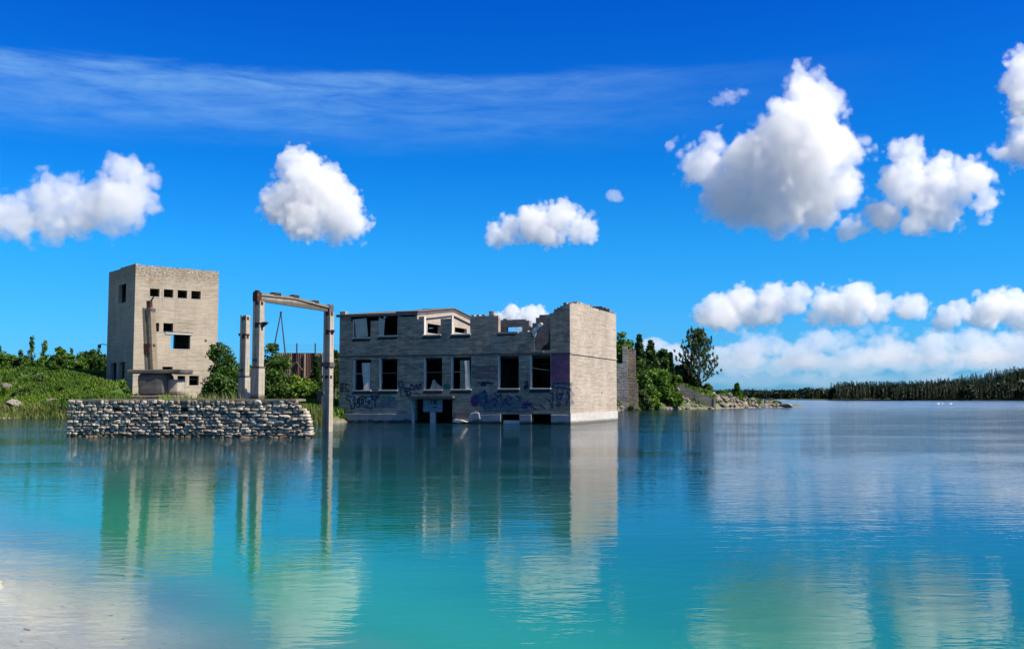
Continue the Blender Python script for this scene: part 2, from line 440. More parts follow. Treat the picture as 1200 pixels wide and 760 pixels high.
# tower footprint (surveyed corners)
TC = at(155, 466, 105); TC.z = 0
TR = at(253.5, 466, 110.7); TR.z = 0
t_u = (TR-TC).normalized(); t_d = Vector((-t_u.y, t_u.x, 0)); T_L = (TR-TC).length; T_W = 8.9
def tower_dist(x, y):
    p = Vector((x, y, 0))-TC; a, b = p.dot(t_u), p.dot(t_d)
    dx = max(-a, 0, a-T_L); dy = max(-b, 0, b-T_W); return math.hypot(dx, dy)
def land(x, y, nz=True):
    d = y-interp(SHORE, x)
    if nz: d += 1.1*noise.noise(Vector((x*.22, y*.22, 3.1)))
    if d < 0: return max(-5., d*.28)
    H = interp(HGT, x); Lr = interp(RAMP, x); Wd = interp(WIDE, x)
    z = H*(.22*min(1, d/1.6)+.78*sm(d/Lr))
    if Wd < 300:
        k = sm((d-Wd*.55)/(Wd*.5)); z = z*(1-k)-1.5*k
    elif d > 40 and x < 12: z += .018*(d-40)
    if nz:
        q = min(1, d/4)
        z += q*(.28*noise.noise(Vector((x*.35, y*.35, 0)))+.12*noise.noise(Vector((x*1.1, y*1.1, 5))))
    if x < -10 and d > 0:
        td = tower_dist(x, y); q = Vector((x, y, 0))-TC; a_, b_ = q.dot(t_u), q.dot(t_d)
        if a_ < 0 and b_ > a_*.9-1: z = min(z, 1.3+max(0, td-.8)*.95)
        elif b_ < T_W+3: z = min(z, 1.35+max(0, -a_-2)*.35+max(0, a_-T_L-1.5)*.22)
    return z
def bed(x, y):
    """near bed: a pale sand shelf that dips away from the shore by the camera's left"""
    d = .8*x+.6*y-1.3-1.35*math.exp(-((x+5.35)**2+((y-9.8)*.45)**2)/.9)
    d += .55*noise.noise(Vector((x*.30, y*.30, 9)))+.22*noise.noise(Vector((x*1.1, y*1.1, 2)))
    return d
def bed_z(x, y):
    d = bed(x, y)
    z = -.20*d if d > 0 else -.11*d
    return max(-6, z)

m_ground, nt = new_mat('soil_and_turf')
tc = nt.new('ShaderNodeTexCoord'); P = tc.outputs['Object']
sp = nt.new('ShaderNodeSeparateXYZ', ins={0: P})
nb = nt.noise(P, .28, 6, .65); nf = nt.noise(P, 3.5, 6, .7)
turf = nt.ramp(nf, [(.3, (.018, .045, .008)), (.5, (.045, .095, .014)), (.7, (.075, .12, .02))])
soil = nt.ramp(nf, [(.3, (.08, .07, .05)), (.55, (.19, .17, .14)), (.75, (.33, .30, .26))])
bare = nt.maprange(nb, .56, .64)
head = nt.math('MULTIPLY', nt.maprange(sp.outputs[0], 14, 17), nt.maprange(nb, .47, .60))
low = nt.maprange(nt.math('ADD', sp.outputs[2], nt.math('MULTIPLY', nt.math('SUBTRACT', nf, .5), .5)), .12, .5, 1, 0)
f = nt.math('MAXIMUM', nt.math('MAXIMUM', bare, head), low, clamp=True)
finish(nt, bsdf(nt, nt.mix(f, turf, soil), .95, bump(nt, nf, .12)))
nx, ny = 225, 215
X = np.linspace(-95, 72, nx); Y = 66+(np.linspace(0, 1, ny)**1.35)*230
V = np.array([(x, y, land(x, y)) for y in Y for x in X]); Fc = np.array([(j*nx+i, j*nx+i+1, (j+1)*nx+i+1, (j+1)*nx+i) for j in range(ny-1) for i in range(nx-1)])
g = np_mesh('bank', V, Fc, m_ground, smooth=True); tag(g, 'green lake bank and rocky headland', kind='structure')

m_sand, nt = new_mat('lake_sand')
tc = nt.new('ShaderNodeTexCoord'); P = tc.outputs['Object']
n1 = nt.noise(P, .9, 6, .65, .4); n2 = nt.noise(P, 14, 6, .75)
col = nt.mix(nt.maprange(n1, .35, .68), (.43, .40, .32), (.56, .53, .45))
col = nt.mix(nt.maprange(n2, .48, .72, 0, .6), col, (.22, .18, .12))
vr = nt.new('ShaderNodeTexVoronoi', ins={'Vector': P, 'Scale': 26.0})
col = nt.mix(nt.maprange(vr.outputs['Distance'], .10, .22, .55, 0), col, (.26, .22, .15))
finish(nt, bsdf(nt, col, .9, bump(nt, nt.math('ADD', n2, n1), .03)))
Xs = np.concatenate([[-60000, -20000, -6000, -1500, -300, -100], np.concatenate([np.linspace(-40, -12, 40), np.linspace(-11.8, 6, 120), np.linspace(6.5, 60, 60)]), [120, 300, 1500, 6000, 20000, 60000]])
Ys = np.concatenate([[-60000, -20000, -6000, -1500, -300, -60], np.concatenate([np.linspace(-20, 2, 20), np.linspace(2.2, 20, 110), np.linspace(20.7, 60, 50)]), [90, 130, 300, 900, 3000, 9000, 25000, 70000]])
V = np.array([(x, y, bed_z(x, y) if abs(x) < 70 and -30 < y < 70 else -6.0) for y in Ys for x in Xs])
nxx = len(Xs); Fc = np.array([(j*nxx+i, j*nxx+i+1, (j+1)*nxx+i+1, (j+1)*nxx+i) for j in range(len(Ys)-1) for i in range(nxx-1)])
g = np_mesh('lake_bed', V, Fc, m_sand, smooth=True); tag(g, 'pale sandy bed of the lake', kind='structure')

m_water, nt = new_mat('lake_water')
tc = nt.new('ShaderNodeTexCoord'); P = tc.outputs['Object']
sp = nt.new('ShaderNodeSeparateXYZ', ins={0: P})
d = nt.math('ADD', nt.math('MULTIPLY_ADD', sp.outputs[0], .8, -1.5), nt.math('MULTIPLY', sp.outputs[1], .6))
nd = nt.noise(P, .22, 4, .55, .6)
d = nt.math('MULTIPLY_ADD', nt.math('SUBTRACT', nd, .5), nt.math('MULTIPLY_ADD', nt.math('MAXIMUM', d, 0), .35, .8), d)
# milky limestone water: what the suspended dust sends back, by depth
body = nt.ramp(nt.maprange(d, 0, 24), WATER_RAMP)
clear = nt.maprange(d, WATER_CLEAR[0], WATER_CLEAR[1], 1, 0, True)
geo = nt.new('ShaderNodeNewGeometry')
# ripples: long low swell, wind ripples, and calm lanes between
patch = nt.maprange(nt.noise(nt.mapping(P, (.06, .16, 1)), 1.0, 3, .5, .5), .38, .62, .25, 1.0)
dist = nt.new('ShaderNodeVectorMath', operation='LENGTH', ins={0: P}).outputs['Value']
far = nt.maprange(dist, 10, 60, WAVE_NEAR, 1.7)
w1 = nt.noise(nt.mapping(P, (.55, 1.5, 1), rot=(0, 0, R(12))), 1.0, 2, .5, .6)
w2 = nt.noise(nt.mapping(P, (1.9, 4.6, 1), rot=(0, 0, R(-9))), 1.0, 3, .55, .5)
w3 = nt.noise(nt.mapping(P, (7, 13, 1), rot=(0, 0, R(20))), 1.0, 2, .5, .3)
h = nt.math('ADD', nt.math('MULTIPLY', w1, WAVE[0]), nt.math('MULTIPLY', nt.math('ADD', nt.math('MULTIPLY', w2, WAVE[1]), nt.math('MULTIPLY', w3, WAVE[2])), patch))
h = nt.math('MULTIPLY', h, far)
N = bump(nt, h, 1.0, 1.0)
dif = nt.new('ShaderNodeBsdfDiffuse', ins={'Color': body})
tr = nt.new('ShaderNodeBsdfTransparent', ins={'Color': (.92, .95, .93, 1)})
inner = nt.new('ShaderNodeMixShader', ins={0: clear, 1: dif.outputs[0], 2: tr.outputs[0]})
gl = nt.new('ShaderNodeBsdfGlossy', ins={'Color': (.79, .81, .84, 1), 'Roughness': nt.maprange(dist, 30, 260, .012, .15), 'Normal': N})
fz = nt.new('ShaderNodeFresnel', ins={'IOR': 1.33, 'Normal': N})
mx = nt.new('ShaderNodeMixShader', ins={0: fz.outputs[0], 1: inner.outputs[0], 2: gl.outputs[0]})
finish(nt, mx)
# stones strewn over the shallow bed
rb = np.random.default_rng(17); VV = []; FF = []; TT = []; nb_ = 0
bmp = bmesh.new(); bmesh.ops.create_icosphere(bmp, subdivisions=1, radius=1); bv = np.array([tuple(v.co) for v in bmp.verts]); bmp.verts.index_update(); bf = np.array([[v.index for v in f_.verts] for f_ in bmp.faces]); bmp.free()
while nb_ < 600:
    x, y = rb.uniform(-11, 2), rb.uniform(6, 20); dd = bed(x, y)
    if dd > 2.6 or rb.random() < .25*max(0, dd): continue
    s_ = .006+.020*rb.random()**3
    VV.append(bv*np.array([s_*(1+rb.random()), s_*(.8+.5*rb.random()), s_*.55])*(1+.25*rb.normal(size=(len(bv), 1)))+np.array([x, y, bed_z(x, y)+.1*s_])); FF.append(bf+nb_*len(bv)); nb_ += 1
PEB = (np.concatenate(VV), np.concatenate(FF))
B = 60000
V = [(-B, -B, 0), (B, -B, 0), (B, B, 0), (-B, B, 0)]
g = np_mesh('water', V, [(0, 1, 2, 3)], m_water); tag(g, 'turquoise lake water with light ripples', kind='structure')

# ------------------------------------------------------------------ shared materials
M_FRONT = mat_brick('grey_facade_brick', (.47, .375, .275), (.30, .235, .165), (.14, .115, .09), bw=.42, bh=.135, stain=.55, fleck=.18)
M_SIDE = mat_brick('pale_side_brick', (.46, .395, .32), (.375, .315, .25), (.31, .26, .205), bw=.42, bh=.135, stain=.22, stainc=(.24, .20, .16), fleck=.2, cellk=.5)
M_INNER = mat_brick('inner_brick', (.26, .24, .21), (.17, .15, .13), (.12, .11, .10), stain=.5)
M_PLASTER = mat_concrete('pale_plaster', (.42, .36, .31), stain=.35)
M_TOWER = mat_brick('tower_plaster', (.43, .37, .285), (.375, .32, .245), (.34, .29, .225), bw=3.2, bh=.22, ms=.008, cellk=.385, stain=.42, stainc=(.22, .18, .14), rel=.004, wet=False, top_z=15.3)
M_CONC = mat_concrete('weathered_concrete', (.41, .36, .29), dark=(.07, .062, .052), wet=True, stain=.9)
M_COLD = mat_concrete('brown_weathered_concrete', (.25, .205, .145), lichen=.4)
M_CONCD = mat_concrete('dark_concrete', (.105, .098, .088), dark=(.04, .04, .035), lichen=.5)
M_PLINTH = mat_concrete('plinth_concrete', (.30, .31, .32), wet=True, stain=.3)
M_ROOF = mat_concrete('roof_concrete', (.13, .12, .115), dark=(.04, .04, .04))
M_RUST = mat_rust()
M_STEEL = mat_flat('dark_steel', (.05, .045, .042), .6, .3, 8)
M_WHITE = mat_concrete('limed_and_sunlit_white', (.60, .56, .50), stain=.25)  # also carries the sunlit white of jamb strips and window panels
M_YEL = mat_concrete('yellowed_board', (.52, .48, .38), stain=.3)
M_SILL_SHADE = mat_concrete('sill_shade_dark', (.05, .045, .042), dark=(.02, .02, .02))  # near-black for the painted shadows below the sills
M_BLACKINT = mat_concrete('dark_interior_and_shade', (.07, .065, .06))  # near-black indoors, and painted shade in the breach and small wall holes
def mat_stone(name, cols, sc=1.6):
    m, nt = new_mat(name); g_ = nt.new('ShaderNodeNewGeometry'); tc = nt.new('ShaderNodeTexCoord'); P = tc.outputs['Object']
    n = nt.noise(P, 5*sc, 6, .7); n2 = nt.noise(P, 1.2*sc, 4, .6)
    base = nt.ramp(g_.outputs['Random Per Island'], cols)
    col = nt.mix(nt.maprange(n, .42, .7, 0, .7), base, (.10, .095, .085))
    col = nt.mix(nt.maprange(n2, .5, .7, 0, .6), col, (.13, .12, .11))
    s = nt.new('ShaderNodeSeparateXYZ', ins={0: P})
    wz = nt.math('ADD', s.outputs[2], nt.math('MULTIPLY', nt.math('SUBTRACT', n2, .5), .12))
    col = nt.mix(nt.maprange(wz, .07, .16, .7, 0), col, (.16, .09, .03))
    finish(nt, bsdf(nt, col, .9, bump(nt, n, .03))); return m
M_STONE = mat_stone('dry_limestone', [(0, (.20, .17, .13)), (.3, (.36, .31, .24)), (.65, (.50, .435, .345)), (.85, (.62, .55, .45)), (1, (.28, .22, .15))])
M_PEB = mat_stone('wet_pebbles', [(0, (.22, .19, .14)), (.5, (.36, .31, .24)), (1, (.46, .42, .36))])
g = np_mesh('pebbles', PEB[0], PEB[1], M_PEB); tag(g, 'small pebbles strewn over the pale sand in the shallows', kind='stuff')
M_CORE = mat_concrete('dark_wall_core', (.05, .047, .043))

# ------------------------------------------------------------------ the main ruin
CB = on_water(668, 497); A0 = at(397, 466, CB.y*1.09); A0.z = 0
b_u = (CB-A0).normalized(); LF = (CB-A0).length; b_d = Vector((-b_u.y, b_u.x, 0))
B_RZ = math.atan2(b_u.y, b_u.x)
def plane_uz(px, py, O, du, dn):
    """survey point px,py on the upright plane through O (direction du, normal dn) -> (along, height)"""
    r = ray(px, py); o = Vector((0, 0, CAM_H))
    k = (O-o).dot(dn)/r.dot(dn); p = o+r*k
    return (p-O).dot(du), p.z
def fu(px, py): return plane_uz(px, py, A0, b_u, b_d)
def win(px0, px1, py0, py1):
    a = fu(px0, (py0+py1)/2)[0]; b = fu(px1, (py0+py1)/2)[0]
    return [a, b, fu((px0+px1)/2, py1)[1], fu((px0+px1)/2, py0)[1]]
r_ = ray(722.5, 440); o_ = Vector((0, 0, CAM_H)); k_ = (CB-o_).dot(b_u)/r_.dot(b_u); WD = (o_+r_*k_-CB).dot(b_d)
print('facade', LF, 'side', WD)
TH = .42
ruin = empty('ruined_building', A0, B_RZ)
tag(ruin, 'long two storey grey brick ruin standing in the water with empty windows and broken roofline', 'building')
upper = [win(414.5, 434.7, 300, 395.5), win(444.5, 466, 300, 393.3), win(496.5, 516.5, 300, 392.3), win(529, 551, 300, 391.5)]
lower = [win(414.5, 434.7, 421, 457.2), win(445, 465.5, 420, 457), win(497, 518, 418.7, 456.6), win(529, 552, 418, 456.2), win(584, 608, 416.6, 455.3), win(621.5, 645, 415.6, 455)]
door = win(486, 530, 467.5, 540)
base_o = [win(587, 609, 485.2, 540), win(623, 646, 484.6, 540)]
prof_px = [(396,365),(403,366),(403.6,368.5),(407,369.5),(410,372.5),(414,376.5),(434,377),(435,375),(444,375.5),(445,378),(465.5,378),(466,371.5),(468,370.8),(497,370.5),(516,372),(517,373),(529,373),(529.5,374),(551,374),(552,370),(583,369.5),(583.5,389),(607,388.4),(622,388),(622.5,390),(626,399),(628,410.5),(643,411),(644.5,392),(645.5,367.5),(648,367.3),(648.5,362),(654,361.5),(656,358.5),(659.5,358),(661,355.6),(668,355.2)]
prof = []
for x, y in prof_px: prof.append(fu(x, y))
def f_top(u): return interp(prof, u)
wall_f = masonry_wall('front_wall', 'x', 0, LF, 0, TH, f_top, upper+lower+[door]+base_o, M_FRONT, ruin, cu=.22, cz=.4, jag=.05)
# side wall
def su(px, py): return plane_uz(px, py, CB, b_d, b_u)
sprof = [su(x, y) for x, y in [(668,355.2),(674,355.4),(678,354.4),(684,355),(690,357),(695,360),(699,362),(704,363.5),(712,365.5),(721,367.2),(723,367.4)]]
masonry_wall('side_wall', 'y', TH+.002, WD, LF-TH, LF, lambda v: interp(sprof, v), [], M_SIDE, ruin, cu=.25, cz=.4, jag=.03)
# pale skin of the sunlit end over the front wall's return, so the corner reads as one wall
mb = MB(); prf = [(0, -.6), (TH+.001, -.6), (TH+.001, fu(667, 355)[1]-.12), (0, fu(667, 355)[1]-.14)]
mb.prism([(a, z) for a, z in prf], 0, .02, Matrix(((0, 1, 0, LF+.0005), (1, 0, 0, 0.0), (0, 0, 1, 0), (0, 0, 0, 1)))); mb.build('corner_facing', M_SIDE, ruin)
# back wall
def bu(px, py): return plane_uz(px, py, A0+b_d*(WD-TH), b_u, b_d)
def bwin(a, b, c, d): 
    p, q = bu(a, c), bu(b, d); return [p[0], q[0], q[1], p[1]]
bprof = [(0, fu(486, 364.5)[1]-.31), (bu(552, 377)[0], fu(486, 364.5)[1]-.31)]+[bu(x, y) for x, y in [(553,377),(575,376),(588,375.3),(592,374),(610,374.5),(619,375),(620.5,381),(623,384),(625,379),(628,375),(631,371),(634,369.5),(645,367.5),(655,362),(668,359),(700,358),(724,364)]]
b_open = [bwin(593.5, 612, 383, 388.2), bwin(444.5, 452, 370.2, 373), bwin(455.5, 461, 372.6, 375.3)]
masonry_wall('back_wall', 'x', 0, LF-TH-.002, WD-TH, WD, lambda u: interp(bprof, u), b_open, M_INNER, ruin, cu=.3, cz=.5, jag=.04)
eave0 = fu(400, 366)[1]
# upper floor, string course
zs0 = fu(600, 415)[1]; print('floor z', zs0)
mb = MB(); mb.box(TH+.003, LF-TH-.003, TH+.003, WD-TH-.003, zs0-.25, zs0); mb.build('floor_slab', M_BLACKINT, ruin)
mb = MB(); mb.box(-.03, LF+.03, -.045, -.001, zs0-.02, zs0+.075); mb.build('string_course', M_CONCD, ruin)
mb = MB(); mb.box(LF+.022, LF+.06, -.03, WD, zs0-.02, zs0+.06); mb.build('string_course', M_SIDE, ruin)
# inner cross walls
up = fu(488, 440)[0]; print('partition', up)
ridge_z = at(518, 361.5, A0.y+3).z
eaf = fu(486, 364.5)[1]
def part_top(v):
    h = WD/2; e = eaf-.30
    return e+(ridge_z-.2-e)*(1-abs(v-h)/h)
def eu(px, py): return plane_uz(px, py, A0, b_d, b_u)
e_open = []
for a, b, c, d in ((444.5, 452, 370.2, 373), (455.5, 461, 372.6, 375.2)):
    p, q = eu(a, c), eu(b, d); e_open.append([min(p[0], q[0]), max(p[0], q[0]), min(p[1], q[1]), max(p[1], q[1])])
print('end wall openings', e_open)
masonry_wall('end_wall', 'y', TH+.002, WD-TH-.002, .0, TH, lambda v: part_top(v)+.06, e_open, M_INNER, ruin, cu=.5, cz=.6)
def pu(px, py): return plane_uz(px, py, A0+b_u*up, b_d, b_u)
pop = []
for a, b, c, d in [(501, 516.5, 378.5, 391.8), (533, 547, 383, 391)]:
    p, q = pu(a, c), pu(b, d); pop.append([max(.9, p[0]), min(WD-1, q[0]), q[1], p[1]])
print('partition openings', pop, WD)
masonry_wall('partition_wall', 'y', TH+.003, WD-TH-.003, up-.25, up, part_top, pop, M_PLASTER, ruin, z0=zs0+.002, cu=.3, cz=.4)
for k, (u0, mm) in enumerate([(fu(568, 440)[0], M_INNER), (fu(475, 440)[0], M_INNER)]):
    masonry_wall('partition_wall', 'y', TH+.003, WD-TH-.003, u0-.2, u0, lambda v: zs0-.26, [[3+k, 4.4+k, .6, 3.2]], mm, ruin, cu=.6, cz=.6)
# roof over the left half: two shallow slopes of concrete slab
def slab(y0, z0, y1, z1, t, u0, u1, mbx):
    mbx.prism([(y0, z0), (y1, z1), (y1, z1+t), (y0, z0+t)], u0, u1, Matrix(((0, 1, 0, 0), (1, 0, 0, 0), (0, 0, 1, 0), (0, 0, 0, 1))))
mb = MB(); slab(-.28, eaf-.30, WD/2, ridge_z-.18, .20, -.15, up+.18, mb); mb.build('roof_slab', M_ROOF, ruin)
mb = MB(); slab(WD/2+.003, ridge_z-.18, WD+.2, eaf-.30, .20, -.15, up+.18, mb); mb.build('roof_slab', M_ROOF, ruin)
mb = MB(); slab(-.2, eaf-.62, WD/2-.002, ridge_z-.48, .295, up+.003, up+.14, mb); slab(WD/2+.002, ridge_z-.48, WD, eaf-.62, .295, up+.003, up+.14, mb)
mb.build('gable_beam', M_PLASTER, ruin)
mb = MB(); slab(-.26, eaf-.095, WD/2, ridge_z+.025, .09, up-1.6, up+.24, mb); slab(WD/2+.003, ridge_z+.025, WD+.22, eaf-.095, .09, up-2.6, up+.24, mb)
mb.build('roof_felt', M_ROOF, ruin)
# sills: pale concrete, the shadow under them is a painted dark strip
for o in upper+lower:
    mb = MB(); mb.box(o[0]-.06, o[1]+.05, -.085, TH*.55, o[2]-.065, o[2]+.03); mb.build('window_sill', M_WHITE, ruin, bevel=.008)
    mb = MB(); mb.box(o[0]-.005, o[0]+.075, -.03, TH*.6, o[2]+.032, o[3]-.02 if o[3] < 7 else o[2]+1.4); mb.build('sunlit_jamb_strip', M_WHITE, ruin)  # pale strip painting the sunlit left edge of the reveal
    mb = MB(); mb.prism([(o[0]-.16, o[2]-.30), (o[1]-.06, o[2]-.28), (o[1]+.06, o[2]-.068), (o[0]-.02, o[2]-.068)], -.012, -.002); mb.build('sill_shadow', M_SILL_SHADE, ruin)  # dark trapezoid painted as the sill's cast shadow
u_l, u_r = fu(583.5, 389)[0], fu(607, 389)[0]
mb = MB(); mb.box(u_l+.01, u_r, -.07, TH+.02, fu(595, 389.2)[1]-.1, fu(595, 388.6)[1]); mb.build('window_sill', M_CONC, ruin)
mb = MB(); mb.box(u_l-.05, u_r-.25, -.03, -.002, fu(595, 393)[1], fu(595, 390.2)[1]); mb.build('sill_shadow', M_SILL_SHADE, ruin)  # same painted shadow strip under the broken opening
# broken timber frames in the lower windows
for k, o in enumerate(lower):
    mb = MB(); y0, y1 = .16, .22; w_ = .055
    mb.box(o[0], o[0]+w_, y0, y1, o[2]+.005, o[3]-.01)
    if k not in (4, 5): mb.box(o[1]-w_, o[1], y0, y1, o[2]+.005, o[3]-.01)
    if k in (0, 1, 2, 3): mb.box(o[0]+w_+.002, o[1]-w_-.002, y0+.01, y1-.01, (o[2]+o[3])/2-.03+.1, (o[2]+o[3])/2+.03+.1)
    mb.build('window_frame', M_CONC if k in (0, 3) else M_CONCD, ruin)
# panels turned to the sun; white ones stand in for sunlit patches seen inside
def board_or_sunlit_patch(o, f0, f1, z0, z1, mat, ang, tilt=0., name='panel_or_sunlit_patch', out=-.02, shear=0.):
    wd = (f1-f0)*(o[1]-o[0]); hh = (z1-z0)*(o[3]-o[2] if o[3] < 12 else 2.1)
    M_ = Matrix.Translation((o[0]+f0*(o[1]-o[0]), out, o[2]+z0*2.1+.01)) @ Matrix.Rotation(R(ang), 4, 'Z') @ Matrix.Rotation(R(tilt), 4, 'Y')
    mb = MB(); mb.prism([(shear, 0), (wd, 0), (wd, hh), (0, hh)], 0, .05, M_); return mb.build(name, mat, ruin)
board_or_sunlit_patch(upper[0], .22, .86, .0, .66, M_YEL, 10, -5, out=-.16)
board_or_sunlit_patch(upper[1], .0, .26, .0, .62, M_YEL, 8, 4, out=-.05)
board_or_sunlit_patch(lower[0], .56, .97, .02, .47, M_WHITE, 9, 0, out=-.09, shear=.09)
board_or_sunlit_patch(lower[0], .50, .97, .50, .93, M_WHITE, 9, 0, out=-.09, shear=.06)
board_or_sunlit_patch(lower[3], .74, .98, .0, .47, M_WHITE, 8, -2, out=-.06, shear=.0)
board_or_sunlit_patch(lower[3], .70, .94, .50, .93, M_WHITE, 8, -2, out=-.06, shear=.06)
board_or_sunlit_patch(lower[3], .36, .70, .0, .9, M_FRONT, 0, 0, out=.3)
mb = MB(); o = lower[2]; mb.prism([(o[0]+.35, o[2]+.01), (o[1]-.1, o[2]+.01), (o[1]-.1, o[2]+.2), (o[0]+.82, o[2]+.55), (o[0]+.78, o[2]+.75), (o[0]+.62, o[2]+.72), (o[0]+.5, o[2]+.4)], .2, .36); mb.build('rubble_heap', M_CONC, ruin)
o = lower[5]; mb = MB(); mb.tube([(o[0]+.1, .2, o[2]+1.45), (o[1]-.3, .5, o[2]+1.27)], .03); mb.build('fallen_lath', M_CONC, ruin)
# broken lumps on the edge of the breach
for x, y, a, s1, s2 in [(629, 384.5, 40, .95, .26), (626.5, 391, 70, .4, .25)]:
    u, z = fu(x, y); mb = MB(); mb.box(-s1/2, s1/2, -.05, .3, -s2/2, s2/2, Matrix.Translation((u, .02, z)) @ Matrix.Rotation(R(-a), 4, 'Y')); mb.build('broken_lintel', M_WHITE, ruin, rough=.03)
u, z = fu(630, 411.5); mb = MB(); mb.box(u-.5, u+.45, -.05, .3, z-.06, z+.06); mb.build('broken_lintel', M_CONC, ruin, rough=.02)
u, z = fu(575, 368); mb = MB(); mb.box(u-.18, u+.2, .1, .4, z-.1, z+.22); mb.build('loose_block', M_CONC, ruin, rough=.04)
# stepped, leaning dark shapes standing for the shade in the breach
# near-black slabs inside the breach, coloured for the shade there
u0, z0 = fu(630, 400)
mb = MB(); mb.prism([(u0-.1, zs0+.02), (u0+.25, zs0+1.2), (u0+.75, zs0+2.1), (u0+1.25, zs0+2.9), (u0+1.3, zs0+3.6), (u0+.6, zs0+3.1), (u0+.1, zs0+2.5), (u0-.15, zs0+1.6)], 2.9, 3.25); mb.build('breach_shade_slab', M_BLACKINT, ruin, rough=.05)
bt = [fu(x, y) for x, y in ((626.5, 411), (646, 411), (646, 390.5), (640, 396), (634, 402), (629.5, 405))]
mb = MB(); mb.prism(bt, 1.2, 1.5); mb.build('breach_shade_slab', M_BLACKINT, ruin, rough=.02)  # dark triangle added where the breach only falls into shade
# plinth
pz = fu(450, 484.6)[1]
segs = [(0, door[0]-.02), (door[1]+.9, base_o[0][0]), (base_o[0][1], base_o[1][0]), (base_o[1][1], LF+.05)]
rp = random.Random(4)
for a, b in segs:
    mb = MB(); n_ = max(1, int((b-a)/.42))
    for i in range(n_):
        p, q = a+(b-a)*i/n_, a+(b-a)*(i+1)/n_
        zb = rp.choice([-.5, .08, .14, .24, .2, .28]) if a < 10 else rp.choice([-.5, .06, .12, .2])
        mb.box(p+.001, q-.001, -.075, -.002, zb, pz+rp.uniform(-.02, .02))
    mb.build('plinth', M_PLINTH, ruin, bevel=.012)
mb = MB(); mb.box(LF+.021, LF+.075, -.07, WD+.02, -.5, .78); mb.build('plinth', mat_concrete('limewashed_base', (.54, .51, .47), stain=.2, wet=True), ruin)
# doorway: hood, panel, post, reveal
cu0, cz0 = fu(482, 466.8); cu1, cz1 = fu(533, 463.6)
mb = MB(); mb.prism([(cu0, cz1-.02), (cu1+.05, cz1-.02), (cu1+.05, cz1-.14), (cu1-.15, cz0-.02), (cu0+.1, cz0-.0), (cu0, cz1-.12)], -.55, .0); mb.build('door_hood', M_CONCD, ruin)
mb = MB(); pnl = win(495.5, 517.5, 468, 482.3); mb.box(pnl[0], pnl[1], .06, .2, pnl[2], pnl[3]); pw = mb.build('door_panel', M_PLINTH, ruin)
pst = win(503, 509, 482.5, 540); mb = MB(); mb.box(pst[0], pst[1], .1, .3, -.5, pst[3]); mb.build('door_post', M_WHITE, ruin)
mb = MB(); mb.prism([(door[0]-.16, -.5), (door[0]-.002, -.5), (door[0]-.03, .5), (door[0]-.1, 1.0), (door[0]-.2, 1.45), (door[0]-.26, 1.5), (door[0]-.2, .7)], -.10, .2); mb.build('door_jamb', M_WHITE, ruin)
u0, z0 = fu(553, 489); mb = MB(); mb.box(door[1]+.1, u0+.1, -.09, -.003, .34, .78); mb.build('plinth', M_ROOF, ruin)
mb = MB(); mb.prism([(u0-.25, .35), (u0-.1, .7), (u0+.3, .82), (u0+.6, .78), (u0+.7, .3), (u0+.1, .2)], -.16, -.01); mb.build('plinth', M_PLINTH, ruin, bevel=.04)
mb = MB(); mb.prism([(u0-1.3, .12), (u0-1.2, .3), (u0-.7, .26), (u0-.2, .12), (u0-.8, .05)], -.5, -.1); mb.build('rubble_heap', M_WHITE, ruin)
bb = win(590, 609, 492.3, 496.3); mb = MB(); mb.box(bb[0], bb[1], -.03, .25, bb[2], bb[3]); mb.build('basement_lintel', M_WHITE, ruin, bevel=.02)
mb = MB(); a, z = su(705, 460); mb.tube([(LF+.001, a, z), (LF+.03, a, z)], .07, 8); mb.build('pipe_hole_shade', M_BLACKINT, ruin)

# --- sprayed writing on the front wall
def paint(name, c, op=.75, sc=6.):
    m, nt = new_mat(name); tc = nt.new('ShaderNodeTexCoord'); n = nt.noise(tc.outputs['Object'], sc, 5, .75)
    b = bsdf(nt, c, .8); t = nt.new('ShaderNodeBsdfTransparent')
    mx = nt.new('ShaderNodeMixShader', ins={0: nt.maprange(n, .28, .62, op, op*.35), 1: t.outputs[0], 2: b.outputs[0]}); finish(nt, mx); return m
PK, PB, PV, PT, PG = paint('black_spray', (.008, .008, .014), 1.), paint('blue_spray', (.018, .032, .10), 1.), paint('violet_spray', (.075, .028, .17), 1.), paint('teal_spray', (.02, .13, .18), 1.), paint('green_spray', (.02, .22, .15), 1.)
PS, PP, PW = paint('silver_spray', (.5, .5, .52), .7), paint('faded_purple', (.30, .075, .20), .62, 9.), paint('pale_blue_spray', (.17, .20, .27), .65)
def ribbon(mb, pts, w, y=-.012, conv=fu):
    q = [Vector((conv(x, yy)[0], 0, conv(x, yy)[1])) for x, yy in pts]
    for i in range(len(q)-1):
        d = (q[i+1]-q[i]); 
        if d.length < 1e-5: continue
        d.normalize(); n = Vector((-d.z, 0, d.x))*w*.72; e = d*w*.4
        a, b = q[i]-e, q[i+1]+e
        mb.add([(p.x, y-.0006*(i % 3), p.z) for p in (a-n, b-n, b+n, a+n)], [(0, 1, 2, 3)])
def tagset(name, strokes, mat, w, y=-.012, k=12.667, ox=392, oy=440, label=None):
    mb = MB()
    for s in strokes: ribbon(mb, [(ox+x/k, oy+yy/k) for x, yy in s], w, y)
    o = mb.build(name, mat, ruin)
    if label: o['label'] = label
    return o
